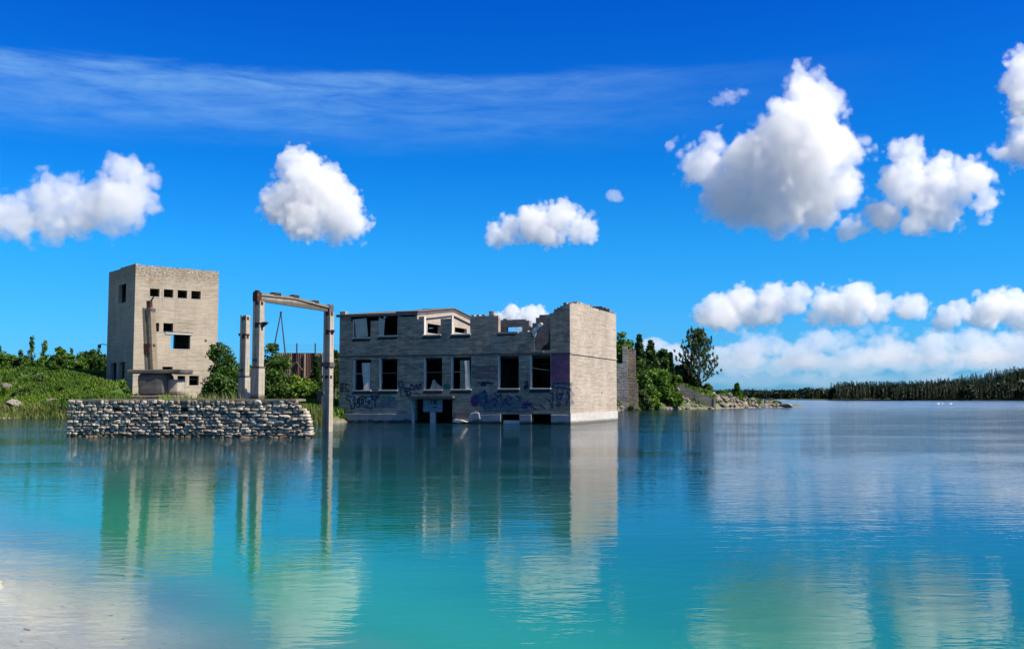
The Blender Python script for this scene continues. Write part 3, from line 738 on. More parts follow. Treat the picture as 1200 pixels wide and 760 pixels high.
# bubble tag left, black outline with silver fill
tagset('graffiti', [[(215,330),(300,330),(300,350),(250,352),(285,470)],[(320,330),(330,450),(370,440)],[(390,345),(375,400),(400,455),(450,450)],[(480,330),(540,330),(470,400),(545,420),(530,455)]], PS, .30, -.008)
tagset('graffiti', [[(185,290),(180,350),(220,362),(245,440),(258,490),(300,470),(290,420),(275,360),(300,330),(300,310),(210,310),(205,290)],
                    [(305,330),(310,420),(330,460),(360,465),(372,440),(362,330)],[(335,345),(340,420),(350,420),(345,345)],
                    [(375,330),(372,400),(378,455),(440,460),(470,470),(520,470),(545,485),(560,440),(560,400),(500,390),(500,370),(555,360),(550,310),(480,305),(460,330),(440,310),(400,305),(378,330)],
                    [(400,345),(430,345),(430,370),(400,370),(400,345)],[(400,395),(435,395),(435,430),(400,430),(400,395)],[(470,340),(465,380),(520,410),(515,435),(460,440)]], PK, .075, -.014, label='black outlined bubble letter graffiti')
tagset('graffiti', [[(95,130),(125,120),(130,160),(100,175),(130,190),(125,235),(95,235),(95,130)],[(150,125),(190,120),(155,165),(160,190),(200,200),(210,240),(160,225)],[(205,140),(225,135)]], PK, .07)
tagset('graffiti', [[(540,260),(600,245),(660,260),(640,330),(600,370),(570,330),(545,290)],[(600,380),(605,440),(595,470)],[(580,300),(625,300),(600,345)]], PB, .10)
tagset('graffiti', [[(660,310),(720,315),(760,340),(780,360)],[(800,330),(830,310),(870,325),(900,330),(860,350),(850,380),(810,355),(800,330)],[(850,345),(890,350)]], PG, .10)
tagset('graffiti', [[(640,440),(720,430),(800,440),(900,445)],[(700,400),(820,410),(920,400)]], PW, .3, -.009)
tagset('graffiti', [[(945,90),(1000,85),(1020,130),(1010,180),(960,160),(955,110)],[(985,200),(990,310)],[(1030,180),(1120,185)],[(1040,230),(1120,230)],[(1060,280),(1100,300),(1130,270)]], PB, .09)
tagset('graffiti', [[(150,170),(140,130),(170,130),(200,180),(230,130),(240,190),(270,130),(300,130),(290,180),(250,200)],[(50,205),(130,200),(210,205)],[(60,250),(90,240),(100,290),(140,280),(150,240)],[(190,270),(230,255),(280,275)]], PB, .09, ox=470)
tagset('graffiti', [[(630,180),(650,140),(665,180),(680,120),(695,180),(715,150),(730,180),(640,185)]], PG, .12, ox=470)
tagset('graffiti', [[(440,370),(445,420)],[(470,370),(520,375),(480,410),(530,420)],[(470,465),(530,470)]], PK, .06, y=.054, ox=470)
# right-hand piece
tagset('graffiti', [[(210,340),(240,300),(300,260)],[(230,400),(300,360),(400,330),(520,330)],[(300,430),(420,400),(560,400),(700,380),(820,340)],[(330,460),(560,450),(760,440),(880,440)]], PW, .38, -.008, ox=545)
tagset('graffiti', [[(110,330),(140,300),(180,300),(190,340),(165,370),(190,400),(170,435),(120,430),(105,380),(110,330)],[(120,350),(170,345)],[(120,400),(165,395)]], PV, .16, ox=545, label='violet looping graffiti letter')
tagset('graffiti', [[(300,240),(250,260),(205,310),(200,370),(230,420),(270,460),(300,490)],[(310,260),(300,340),(270,300)],[(230,330),(240,400),(280,440)]], PT, .15, ox=545)
tagset('graffiti', [[(205,300),(250,240),(300,235)],[(260,330),(330,300),(300,390),(350,350)],[(410,380),(440,330),(480,380),(430,440),(470,460)],[(300,400),(360,400),(400,350)],[(440,250),(480,320),(530,270),(540,330)],[(590,360),(640,300),(700,330),(620,400)],[(560,430),(600,340),(640,440),(700,420)],[(760,300),(820,320),(800,370)]], PB, .075, ox=545, label='blue scribbled graffiti lines')
tagset('graffiti', [[(290,475),(400,478),(560,470),(720,475),(900,470)],[(200,520),(500,525),(760,525),(960,515)]], PT, .06, ox=545)
tagset('graffiti', [[(860,460),(880,390),(910,460),(930,380),(950,450),(980,400)],[(880,430),(960,430)],[(850,480),(930,480)]], PV, .10, ox=545)
tagset('graffiti', [[(235,130),(260,95),(310,100),(300,140),(260,150),(235,130)],[(250,120),(310,125)],[(190,110),(420,110)],[(330,80),(390,130)]], PB, .10, ox=545)
tagset('graffiti', [[(890,100),(920,90),(930,140),(895,150),(890,200)],[(880,170),(925,175)]], PB, .13, ox=545)
tagset('graffiti', [[(600,290),(620,250),(680,235),(780,240),(870,255)],[(600,300),(700,300),(790,315),(870,335)],[(680,330),(660,400),(670,460),(720,480),(745,400),(690,400)],[(650,560),(690,520),(720,545),(690,575),(650,560)],[(745,330),(760,380),(720,395)],[(820,360),(850,440),(800,560)],[(500,460),(560,500),(600,600),(610,380),(560,390)],[(250,560),(350,630)],[(420,560),(490,620)]], PB, .085, ox=600, oy=430, label='blue and black arched graffiti near the corner')
tagset('graffiti', [[(610,270),(690,262),(780,265),(860,285)],[(690,430),(730,430)],[(830,470),(860,540)],[(840,380),(865,420)]], PW, .42, -.009, ox=600, oy=430)
a = win(646, 667.2, 414.5, 449); mb = MB(); mb.box(a[0], a[1], -.007, -.005, a[2], a[3]); mb.build('graffiti', PP, ruin)['label'] = 'faded purple painted patch at the corner'
a = win(553, 583, 428, 444); mb = MB(); mb.box(a[0], a[1], -.007, -.005, a[2], a[3]); mb.build('graffiti', paint('faint_pink', (.2, .12, .16), .35, 3.), ruin)

# ------------------------------------------------------------------ the tower block
tower = empty('tower_block', TC, math.atan2(t_u.y, t_u.x))
tag(tower, 'tall pale square concrete tower with small dark window holes behind the stone pier', 'tower')
def tu(px, py): return plane_uz(px, py, TC, t_u, t_d)
def tl(px, py): return plane_uz(px, py, TC, t_d, t_u)
def rect(fn, a, b, c, d):
    p = fn(a, (c+d)/2); q = fn(b, (c+d)/2); return [min(p[0], q[0]), max(p[0], q[0]), fn((a+b)/2, d)[1], fn((a+b)/2, c)[1]]
tw = [rect(tu, *r) for r in [(175.5,187,338.2,347.5),(191.8,203.2,339,348.4),(208,219.5,340,349.4),(224,235.3,340.8,350.3),(176,186.6,378,388.4),(191.4,203,378.5,388.9),(200,223,392.2,408.8),(190.5,202.5,429.4,433.2),(208,217,440,452),(221.7,233,440,451.3)]]
tlw = [rect(tl, *r) for r in [(138.7,147.6,333,354.7),(129,136.2,425,449),(139,146,424,447.5)]]
tp = [tu(x, y) for x, y in [(155,310),(160,309.6),(175,311.2),(190,312.6),(205,314),(220,315.2),(235,316.5),(252,317.6),(254,317.8)]]
tp = [(a, z) for a, z in tp]; print('tower top', tp[0], tp[-1], 'L', T_L)
t_top = lambda u: interp(tp, u)
masonry_wall('front_wall', 'x', 0, T_L, 0, .4, t_top, tw, M_TOWER, tower, z0=.5, cu=.35, cz=.6, jag=.05)
tlp = [tl(x, y) for x, y in [(155,310),(146,312.7),(136,316.5),(126,320)]]; tlp.sort()
T_W2 = tl(125.5, 400)[0]; print('tower depth', T_W2)
masonry_wall('side_wall', 'y', .402, T_W2, 0, .4, lambda v: interp(tlp, v), tlw, M_TOWER, tower, z0=.5, cu=.4, cz=.6)
def tb(px, py): return plane_uz(px, py, TC+t_d*(T_W2-.4), t_u, t_d)
masonry_wall('back_wall', 'x', .402, T_L-.402, T_W2-.4, T_W2, lambda u: tp[-1][1]-.2, [rect(tb, 193, 204.7, 388, 414)], M_TOWER, tower, z0=.5, cu=.8, cz=.8)
masonry_wall('side_wall', 'y', .402, T_W2, T_L-.4, T_L, lambda v: tp[-1][1]-.1, [], M_TOWER, tower, z0=.5, cu=.8, cz=.8)
mb = MB(); mb.box(.403, T_L-.403, .403, T_W2-.403, 14.4, 14.7); mb.build('roof', M_CONCD, tower)
for zz in (10.4, 5.9, 3.9): 
    mb = MB(); mb.box(.403, T_L-.403, .403, T_W2-.403, zz-.2, zz); mb.build('floor_slab', M_BLACKINT, tower)
M_TINT = mat_concrete('window_surround', (.50, .45, .39), stain=.2)
for k, o in enumerate(tw):
    if k in (7,): continue
    mb = MB(); t_ = .07
    mb.box(o[0]-t_, o[1]+t_, -.02, .3, o[2]-t_, o[2]-.001); 
    if k < 4: mb.box(o[0]-t_, o[0]-.001, -.018, .2, o[2], o[3]); mb.box(o[1]+.001, o[1]+t_, -.018, .2, o[2], o[3])
    mb.build('window_sill', M_TINT, tower)
o = tw[6]; mb = MB(); mb.box(o[0]-.6, o[1]+.25, -.08, -.002, o[3]+.03, o[3]+.2); mb.build('lintel', M_TINT, tower)
mb = MB(); p0 = tu(193, 391.2); p1 = tu(226, 390); mb.box(p0[0], p1[0], -.09, -.003, p1[1]-.05, p1[1]+.03); mb.build('ledge', M_CONCD, tower)
a, z = tu(241, 399); mb = MB(); mb.tube([(a, -.012, z), (a, .02, z)], .14, 10); mb.build('pipe_hole_shade', M_BLACKINT, tower)
p = tl(124, 404); mb = MB(); mb.tube([(0, p[0]-.3, p[1]), (-.35, p[0]+.2, p[1]+.1), (-.5, p[0]+.5, p[1])], .04); mb.box(-.62, -.4, p[0]+.3, p[0]+.8, p[1]-.35, p[1]+.05); mb.build('wall_lamp', M_STEEL, tower)

# ------------------------------------------------------------------ stone pier
P0 = on_water(82, 511); P1 = on_water(367, 512.3)
p_u = (P1-P0).normalized(); p_d = Vector((-p_u.y, p_u.x, 0)); PL = (P1-P0).length
print('pier', P0, P1, PL)
pier = empty('stone_pier', P0, math.atan2(p_u.y, p_u.x))
tag(pier, 'low dry stone pier wall of rough limestone blocks standing in the lake', 'stone wall')
def ppu(px, py): return plane_uz(px, py, P0, p_u, p_d)
ptop = ppu(200, 468.6)[1]
endp = sorted([(z, u) for u, z in [ppu(345,467.5), ppu(351,472), ppu(357,478), ppu(361.5,484), ppu(363.5,490), ppu(365.5,499), ppu(367,508), ppu(368,514)]])
def p_end(z): return interp(endp, z)
rng = random.Random(11); V = []; Fc = []
bmt = bmesh.new(); bmesh.ops.create_cube(bmt, size=2); bmesh.ops.subdivide_edges(bmt, edges=bmt.edges[:], cuts=3, use_grid_fill=True)
tv = []
for v in bmt.verts:
    q = Vector([math.copysign(abs(c)**1.0, c) for c in v.co]); n_ = q.normalized()
    tv.append(q.lerp(n_*1.28, .38))
tv = np.array([tuple(v) for v in tv]); bmt.verts.index_update(); tf = np.array([[v.index for v in f_.verts] for f_ in bmt.faces]); bmt.free()
def stone(cx, cyy, cz, sx, sy, sz, rot):
    s_ = rng.uniform(0, 99)
    pts = tv*np.array([sx, sy, sz])
    out = np.empty_like(pts)
    for i, q in enumerate(pts):
        nv = noise.noise_vector(Vector((tv[i][0]*1.1+s_, tv[i][1]*1.1, tv[i][2]*1.1)))
        out[i] = q+np.array(nv)*np.array([sx, sy, sz])*.34
    c, s = math.cos(rot), math.sin(rot)
    x = out[:, 0]*c-out[:, 2]*s; z_ = out[:, 0]*s+out[:, 2]*c
    out[:, 0] = x; out[:, 2] = z_
    b = sum(len(v) for v in V)
    V.append(out+np.array([cx, cyy, cz])); Fc.append(tf+b)
z = -.22; row = 0
while z < ptop-.06:
    u = -.1+rng.uniform(-.1, .05); h0 = rng.uniform(.12, .165)
    if z+h0 > ptop-.10: h0 = ptop-z+.01
    while True:
        lim = p_end(z+h0*.6)
        big = 1.35 if u > PL*.66 else 1.0
        l = (rng.uniform(.14, .26) if rng.random() < .45 else rng.uniform(.24, .42))*big
        if u+l > lim:
            l = lim-u
            if l < .13: break
        h = h0*rng.uniform(.88, 1.08)
        if rng.random() > .012:
            stone(u+l/2, .07+rng.uniform(-.06, .05), z+h0/2+rng.uniform(-.02, .02), l*.485, .21, h*.475, rng.gauss(0, .06))
        u += l+rng.uniform(0, .03)
    z += h0*.97; row += 1
np_mesh('stonework', np.concatenate(V), np.concatenate(Fc), M_STONE, pier, smooth=True)
back = at(343, 466, 57.5); bq = back-P0
bl = (bq.dot(p_u), bq.dot(p_d))
def pier_prism(u_in, f_in, z0, z1, mat, name, bev=0):
    mb = MB(); e0 = p_end(min(z1, ptop-.02))
    pts = [(u_in, f_in), (e0-u_in, f_in), (bl[0]-u_in, bl[1]), (u_in, bl[1])]
    n_ = 4; vs = [(x, y, z0) for x, y in pts]+[(x, y, z1) for x, y in pts]
    mb.add(vs, [(3,2,1,0), (4,5,6,7)]+[(i, (i+1) % 4, (i+1) % 4+4, i+4) for i in range(4)])
    return mb.build(name, mat, pier, bevel=bev)
pier_prism(.06, .14, -1.2, ptop-.035, M_CORE, 'core')
mb = MB(); e0 = p_end(ptop-.05)
rr = random.Random(3); u = -.06
while u < e0-.1:
    l = rr.uniform(.9, 2.2); q = min(u+l, e0)
    mb.box(u+.004, q-.004, -.15+rr.uniform(-.02, .02), 1.3, ptop-.045, ptop+.055+rr.uniform(-.01, .01)); u = q
mb.build('coping', M_COLD, pier, rough=.012)
mb = MB(); mb.box(.1, min(bl[0], e0)-.5, 1.302, bl[1]-.2, ptop-.03, ptop-.0); mb.build('deck', M_CONCD, pier)

# ------------------------------------------------------------------ blocks and slab on the pier
def frame_at(px, D, ang):
    p = at(px, 466, D); p.z = 0; return p, ang
g_ang = math.atan2(-.36, .93)      # the old hall's grid
def block(name, px0, px1, py0, py1, D, dep, mat, label, cat, ang=None, rough=.03, bevel=.03, group=None):
    a = at(px0, (py0+py1)/2, D); b = at(px1, (py0+py1)/2, D)
    c = (a+b)/2; wd = (b-a).length; z1 = at((px0+px1)/2, py0, D).z; z0 = at((px0+px1)/2, py1, D).z
    mb = MB(); mb.box(-wd/2, wd/2, 0, dep, 0, z1-z0)
    o = mb.build(name, mat, None, bevel=bevel, rough=rough, loc=(c.x, c.y, z0), rz=math.atan2(p_u.y, p_u.x) if ang is None else ang)
    tag(o, label, cat, group); return o
DB = P0.y+2.2
base_z = ptop+.06
block('footing_slab', 152, 206, 463.2, 467.5, DB-.2, 1.6, M_CONC, 'broken pale footing slab under the dark block on the pier', 'concrete slab', rough=.04)
block('concrete_block', 159.8, 193, 437.3, 463.1, DB, 1.2, M_CONCD, 'dark rough squat concrete block carrying the flat slab on the pier', 'concrete block', rough=.05, bevel=.12)
block('concrete_block', 194.5, 208, 444.5, 463.1, DB+.35, .9, M_CONC, 'pale concrete block beside the dark block on the pier', 'concrete block', rough=.03)
block('flat_slab', 146.5, 213, 432.6, 437.2, DB-.1, 1.5, M_CONCD, 'long thin mossy concrete slab lying across the dark block', 'concrete slab', rough=.03)
rs = random.Random(8)
for px, D_, s_ in [(152, DB-.4, .16), (157, DB-.3, .12), (214, DB+1.2, .2), (221, DB+2, .16), (277, P0.y+2.2, .2), (312.5, P0.y+2, .22), (307, P0.y+1.6, .14)]:
    pass

# ------------------------------------------------------------------ concrete columns of the vanished hall and the beam
def column(px, D, py_top, z_base, wd, label, bands, lean=(0, 0), brackets=(), wide_base=None, mat=None, twist=0.):
    p = at(px, 466, D); p.z = z_base
    ztop = at(px, py_top, D).z; H = ztop-z_base
    root = empty('concrete_column', p, g_ang+twist); root.rotation_euler = (R(lean[0]), R(lean[1]), g_ang+twist)
    tag(root, label, 'column', 'columns of the old hall')
    h = wd/2; g_ = wd*.11
    # two ribs with a sunk web between them on every face, like a precast post
    mb = MB(); prof_ = [(-h,-h),(-h*.15-g_,-h),(-h*.15-g_,-h+g_),(h*.15+g_,-h+g_),(h*.15+g_,-h),(h,-h),(h,h),(-h,h)]
    segz = [0, H*.16, H*.5, H*.82, H]
    for a, b in zip(segz, segz[1:]):
        n_ = len(prof_); vs = [(x, y, a) for x, y in prof_]+[(x, y, b) for x, y in prof_]
        fs = [(i, (i+1) % n_, (i+1) % n_+n_, i+n_) for i in range(n_)]
        if a == 0: fs.append(tuple(range(n_))[::-1])
        if b == H: fs.append(tuple(range(n_, 2*n_)))
        mb.add(vs, fs)
    mb.build('shaft', mat or M_CONC, root)
    if wide_base:
        mb = MB(); mb.box(-h-.05, h+.05, -h-.05, h+.05, 0, wide_base); mb.build('base', M_CONC, root, bevel=.02)
    for zf, hh, ex in bands:
        zc = at(px, zf, D).z-z_base; mb = MB()
        mb.box(-h*.35, h*.62, -h-ex*.6, -h+.02, zc-hh*.42, zc+hh*.42); mb.box(h-.02, h+ex*.6, -h*.7, h*.3, zc-hh*.42, zc+hh*.42); mb.build('steel_plate', M_RUST, root)
    for zf, ln, side in brackets:
        zc = at(px, zf, D).z-z_base; mb = MB()
        mb.prism([(h, zc+.05), (h+ln, zc+.05), (h+ln, zc-.02), (h, zc-.22)] if side > 0 else [(-h, zc+.05), (-h, zc-.22), (-h-ln, zc-.02), (-h-ln, zc+.05)], -.09, .09)
        mb.box(-h*.2, h+.035, -h-.035, h*.6, zc-.06, zc+.01)
        mb.build('bracket', M_RUST, root)
    return root, H, h
pt = ptop+.05
DBc = 51.5; DA = 57.0; DRc = 56.0
cB, HB, hB = column(301.5, DBc, 353, pt, .415, 'tallest concrete column on the pier carrying the left end of the beam', [(381,.28,.02),(438,.18,.02),(355.5,.2,.02)], brackets=[(378.5,.32,1)], wide_base=1.55)
cA, HA, hA = column(285.8, DA, 369.5, -.5 if False else pt-.3, .39, 'free standing concrete column left of the beam with bare rusty top', [(394,.3,.02),(373,.2,.02),(442,.16,.02)], brackets=[(391.5,.2,-1)], wide_base=1.5)
cR, HR, hR = column(384.2, DRc, 365.5, -1.5, .41, 'concrete column standing in the water beside the brick ruin, under the beam', [(367.5,.25,.02),(429,.3,.02),(441.5,.2,.02),(389,.3,.02)], brackets=[(387.5,.12,1)])
cC, HC, hC = column(176.5, DB+.75, 360.5, at(178, 432.6, DB).z, .46, 'leaning broken concrete column with rusted head standing on the flat slab', [(405,.16,.012)], lean=(0, -4.2), mat=M_COLD, twist=R(10))
mb = MB(); mb.box(-.05, .16, -.12, .1, HC, HC+.36); mb.tube([(.1, 0, HC+.3), (.3, 0, HC+.55)], .04); mb.box(-hC*1.02, hC*.3, -hC-.02, -hC+.02, HC*.25, HC*.42); mb.build('rusty_head', M_RUST, cC)
mb = MB(); mb.prism([(.02, HC), (.26, HC-.05), (.2, HC-.4), (.06, HC-.6)], -hC-.02, hC); mb.build('broken_edge', M_CONCD, cC)
# collar lumps at the foot of the upper shafts
for root, H_, h_, zz in ((cB, HB, hB, 1.56), (cA, HA, hA, 1.51)):
    mb = MB(); mb.box(-h_-.07, h_+.07, -h_-.07, h_+.07, zz, zz+.07); mb.box(-h_*.8, h_*.8, -h_*.8-.1, h_*.8, zz+.32, zz+.45); mb.build('collar', M_CONCD, root)
mb = MB(); zc = 1.5+at(384, 461, DRc).z; mb.box(-hR-.42, -hR+.1, -.3, .1, zc, zc+.14); mb.prism([(-hR-.02, zc-.9), (-hR-.02, zc), (-hR-.36, zc), (-hR-.3, zc-.35), (-hR-.05, zc-.6)], -.25, .05); mb.build('corbel', M_CONCD, cR)
mb = MB(); zc = 1.5+at(384, 427, DRc).z; mb.box(-hR-.05, hR+.05, -hR-.05, hR+.05, zc-.12, zc+.12); mb.build('collar', M_CONCD, cR)
# roof beam resting on two columns
e0 = at(301.5, 349, DBc); e1 = at(384.6, 361, DRc)
d_ = (e1-e0); bl_ = math.hypot(d_.x, d_.y); b_rz = math.atan2(d_.y, d_.x)
zB = cB.location.z+HB; zR = cR.location.z+HR
beam = empty('roof_beam', (e0.x, e0.y, zB), b_rz)
tag(beam, 'grey gabled concrete roof beam spanning between two columns', 'beam')
dz = zR-zB
def bz(t): return dz*t
def btop(t): return .42+bz(t)+.15*min(t/.48, (1-t)/.52)-.10*t
mb = MB(); N_ = 12
ts = [i/N_ for i in range(N_+1)]
mb.prism([(t*bl_, bz(t)+.02) for t in ts]+[(t*bl_, btop(t)-.12) for t in ts[::-1]], -.09, .09); mb.build('web', M_CONC, beam)
mb = MB(); mb.prism([(t*bl_*1.02-.1, btop(t)-.118) for t in ts]+[(t*bl_*1.02-.1, btop(t)) for t in ts[::-1]], -.15, .15); mb.build('top_flange', M_COLD, beam)
mb = MB(); mb.box(-.16, .14, -.16, .16, .0, .46); mb.box(-.1, .05, -.12, .12, .46, .56); mb.build('end_block', M_RUST, beam, rough=.03)
mb = MB(); mb.box(bl_-.12, bl_+.2, -.2, .2, bz(1)+.0, bz(1)+.4); mb.build('end_block', M_CONCD, beam, rough=.03)
mb = MB()
for t, l in ((.24, .5), (.5, .42), (.80, .3)): mb.box(t*bl_-l/2, t*bl_+l/2, -.16, .16, btop(t)-.03, btop(t)+.11)
mb.build('purlin_stub', M_RUST, beam)
# ------------------------------------------------------------------ trees, bushes, grass, rocks
L_DARK = mat_leaf('dark_leaves', (.022, .06, .012), (.075, .14, .02))
L_MID = mat_leaf('green_leaves', (.042, .104, .013), (.13, .215, .028))
L_LIGHT = mat_leaf('bright_leaves', (.08, .16, .012), (.20, .28, .03))
L_CON = mat_leaf('needles', (.012, .034, .012), (.035, .07, .02), trans=.12)
L_PINE = mat_leaf('pine_needles', (.022, .062, .014), (.06, .115, .026), trans=.15)
L_OLIVE = mat_leaf('olive_leaves', (.045, .075, .024), (.12, .16, .055))
BARK = mat_bark()
def bush_geo(h, w, rng, n_cl=46, per=70, size=.20, low=-.05, open_=0.):
    cen = []; sp = []
    while len(cen) < n_cl:
        d = rng.normal(size=3); d /= np.linalg.norm(d); r = rng.random()**.33*.86
        if d[2]*r < -.55: continue
        lump = 1+.22*math.sin(d[0]*4.1+d[1]*3+rng.random()*.8)+.16*math.sin(d[2]*6+d[0]*5)
        c = np.array([d[0]*r*w/2*lump, d[1]*r*w/2*lump*.9, h*(.50+low)+d[2]*r*h*.5*lump])
        if c[2] < h*.06: c[2] = h*.06+rng.random()*.2
        cen.append(c); s = (.16+.12*rng.random())*min(w, h)*(1-open_); sp.append((s, s, s*.75))
    return leaves(cen, sp, per, size, rng), cen
def conifer_geo(h, w, rng, tiers=16, size=.22, per=26, gap=0.):
    cen = []; sp = []
    for i in range(tiers):
        t = (i+.6)/tiers; z = h*(.06+.94*t); r = w/2*(1-t)**.85*(.85+.3*rng.random())+.05
        k = max(3, int(3+5*(1-t)))
        a0 = rng.random()*6.28
        for j in range(k):
            a = a0+6.283*j/k+rng.normal()*.25; rr = r*(.75+.4*rng.random())
            for q in (.35, .72, 1.0):
                if rng.random() < gap: continue
                cen.append((math.cos(a)*rr*q, math.sin(a)*rr*q, z-.16*rr*q)); s = .10*w*(1-t*.7)+.06; sp.append((s, s, s*.55))
    return leaves(cen, sp, per, size, rng, flat=.4), cen
def airy_geo(h, w, rng, nb=70, size=.2, per=34):
    """tall loose tree with ascending limbs, sky between the sprays"""
    cen = []; sp = []; limbs = []
    for i in range(nb):
        t = .10+.88*(i/nb)**.9; a = i*2.4+rng.normal()*.3; ln = w/2*(1.06-t)**.62*(.7+.5*rng.random())
        p0 = np.array([0, 0, h*t*.93]); rise = .55+.5*t
        p1 = p0+np.array([math.cos(a)*ln, math.sin(a)*ln, ln*rise])
        if p1[2] > h: p1[2] = h-rng.random()*.3
        limbs.append((p0, p1))
        for q in (.3, .45, .6, .74, .87, 1.0):
            if rng.random() < .12: continue
            c = p0+(p1-p0)*q+rng.normal(size=3)*.12; s = .15+.13*rng.random(); cen.append(c); sp.append((s*.7, s*.7, s*1.7))
    return leaves(cen, sp, per, size, rng, up=.5), cen, limbs
def trunk_mb(h, r, rng, limbs=(), lean=0.):
    mb = MB(); pts = [(lean*t*t*h+.04*h*math.sin(t*3+1)*.3, .02*h*math.sin(t*4), h*t) for t in (0, .25, .5, .75, 1)]
    mb.tube(pts, r, 7, r*.25)
    for p0, p1 in limbs: mb.tube([tuple(p0), tuple((np.array(p0)+np.array(p1))/2+np.array([0, 0, -.05])), tuple(p1)], r*.28, 4, r*.05)
    return mb
tree_seed = [100]
def plant(name, cat, label, px, D, py_top, w_px, kind, leaf, group=None, zb=None, dens=1.0, size=None, lean=0.):
    tree_seed[0] += 1; rng = np.random.default_rng(tree_seed[0])
    x = gx(px, D); z0 = land(x, D)-.08 if zb is None else zb
    top = at(px, py_top, D).z; h = max(.6, top-z0); w_ = w_px*D/F
    sz = size if size else max(.13, .0021*D*.85)
    root = empty(name, (x, D, z0), rng.random()*6.28 if kind != 'windy' else 0); tag(root, label, cat, group)
    if kind == 'bush':
        n_cl = int(min(110, 26+w_*h*1.6)); 
        (V, Fc, T), cen = bush_geo(h, w_, rng, n_cl, int(78*dens), sz)
        limbs = [((0, 0, h*.05), tuple(c)) for c in cen[::4]]; tm = trunk_mb(h*.6, .05+.012*h, rng, limbs)
    elif kind == 'conifer':
        (V, Fc, T), cen = conifer_geo(h, w_, rng, int(12+h), sz, int(26*dens)); tm = trunk_mb(h*.97, .03+.012*h, rng)
    elif kind == 'airy':
        (V, Fc, T), cen, limbs = airy_geo(h, w_, rng, 88, sz, int(24*dens)); tm = trunk_mb(h*.95, .05+.010*h, rng, limbs)
    else:   # thin young tree bent by the wind
        cen = []; sp = []
        for i in range(26):
            t = .25+.75*i/25; a = rng.random()*6.28; r = w_/2*(1.1-t)*(.5+.8*rng.random())
            cen.append((lean*t*t*h+math.cos(a)*r+.12*r, math.sin(a)*r, h*t)); s = .12*w_+.12; sp.append((s, s, s*1.5))
        V, Fc, T = leaves(cen, sp, int(13*dens), sz*.85, rng, up=.6); tm = trunk_mb(h*.98, .05, rng, lean=lean)
    o = np_mesh('crown' if name != 'bush' and name != 'shrub' else 'foliage', V, Fc, leaf, root, attr=T); tm.build('trunk' if 'tree' in name or name == 'conifer' else 'stems', BARK, root)
    return root
# left bank, behind the pier
plant('bush', 'bush', 'rounded dark bush at the far left edge of the bank', 2, 113, 408, 40, 'bush', L_MID, 'bushes on the green bank')
plant('bush', 'bush', 'low wide bush second from the left edge on the bank', 30, 112, 417, 38, 'bush', L_DARK, 'bushes on the green bank')
plant('bush', 'bush', 'small bright bush behind the pale rock on the bank', 53, 121, 420, 26, 'bush', L_MID, 'bushes on the green bank')
plant('bush', 'bush', 'dense dark bush with a pointed top throwing a shadow down the bank', 69, 108, 413, 19, 'bush', L_DARK, 'bushes on the green bank')
plant('bush', 'bush', 'green bush between the pointed bush and the tower', 87, 119, 418, 30, 'bush', L_MID, 'bushes on the green bank')
plant('bush', 'bush', 'big dark bush against the shaded side of the tower', 111, 122, 408, 42, 'bush', L_DARK, 'bushes on the green bank')
plant('young_tree', 'tree', 'tallest thin windblown tree above the bushes on the left bank', 36, 122, 396, 10, 'windy', L_MID, 'thin young trees on the bank', lean=.06)
plant('young_tree', 'tree', 'second thin young tree to the right of the tallest one on the bank', 52, 124, 401, 11, 'windy', L_MID, 'thin young trees on the bank', lean=.03)
plant('young_tree', 'tree', 'leafy narrow tree rising behind the pointed dark bush', 72.5, 120, 401, 18, 'bush', L_MID)
plant('young_tree', 'tree', 'bare thin sapling right of the leafy narrow tree', 85, 125, 409, 5, 'windy', L_OLIVE, 'thin young trees on the bank', dens=.5)
plant('young_tree', 'tree', 'short thin sapling left of the tallest windblown tree', 25, 124, 411, 8, 'windy', L_OLIVE, 'thin young trees on the bank', dens=.7)
plant('young_tree', 'tree', 'sapling cut by the left edge of the view', 0, 124, 405, 7, 'windy', L_MID, 'thin young trees on the bank')
for i, px in enumerate(range(-60, 130, 17)):
    plant('bush', 'bush', 'low green bush in the far row along the top of the bank', px+random.uniform(-4, 4), 131+random.uniform(-3, 5), 421+random.uniform(-3, 3), 27, 'bush', (L_DARK, L_MID, L_OLIVE)[i % 3], 'far row of bushes', dens=.7)
for i, (px, py) in enumerate([(395, 425), (250, 425), (270, 428), (300, 424), (322, 430)]):
    plant('bush', 'bush', 'low bush far behind the columns beside the brown fence', px, 124, py, 26, 'bush', (L_DARK, L_MID)[i % 2], 'bushes by the fence', dens=.7)
plant('bush', 'bush', 'tall dark bush between the tower and the left columns', 262, 84, 394, 40, 'bush', L_DARK, dens=1.3)
plant('bush', 'bush', 'tall rounded dark bush framed by the columns under the beam', 320, 84, 403, 46, 'bush', L_DARK, dens=1.3)
plant('bush', 'bush', 'low dark bush hugging the tower foot left of the columns', 262, 82, 428, 44, 'bush', L_DARK, dens=1.3)
plant('bush', 'bush', 'low dark bush under the rounded bush between the columns', 322, 82, 432, 48, 'bush', L_DARK, dens=1.3)
plant('bush', 'bush', 'sunny yellow green shrub right of the rounded dark bush', 345, 88, 437, 30, 'bush', L_LIGHT)
plant('bush', 'bush', 'low yellow green shrub at the foot of the fence slope', 359, 96, 441, 26, 'bush', L_LIGHT)
plant('bush', 'bush', 'small dark shrub in front of the brown fence beside the water column', 371, 98, 417, 15, 'conifer', L_DARK)
plant('bush', 'bush', 'low dark shrub on the slope left of the water column', 365, 86, 448, 26, 'bush', L_MID)
plant('young_tree', 'tree', 'narrow dark tree in the gap between water column and brick ruin', 394, 90, 398, 11, 'bush', L_DARK)
plant('bush', 'bush', 'small yellowish shrub at the water in the gap beside the brick ruin', 393, 80, 468, 12, 'bush', L_LIGHT)
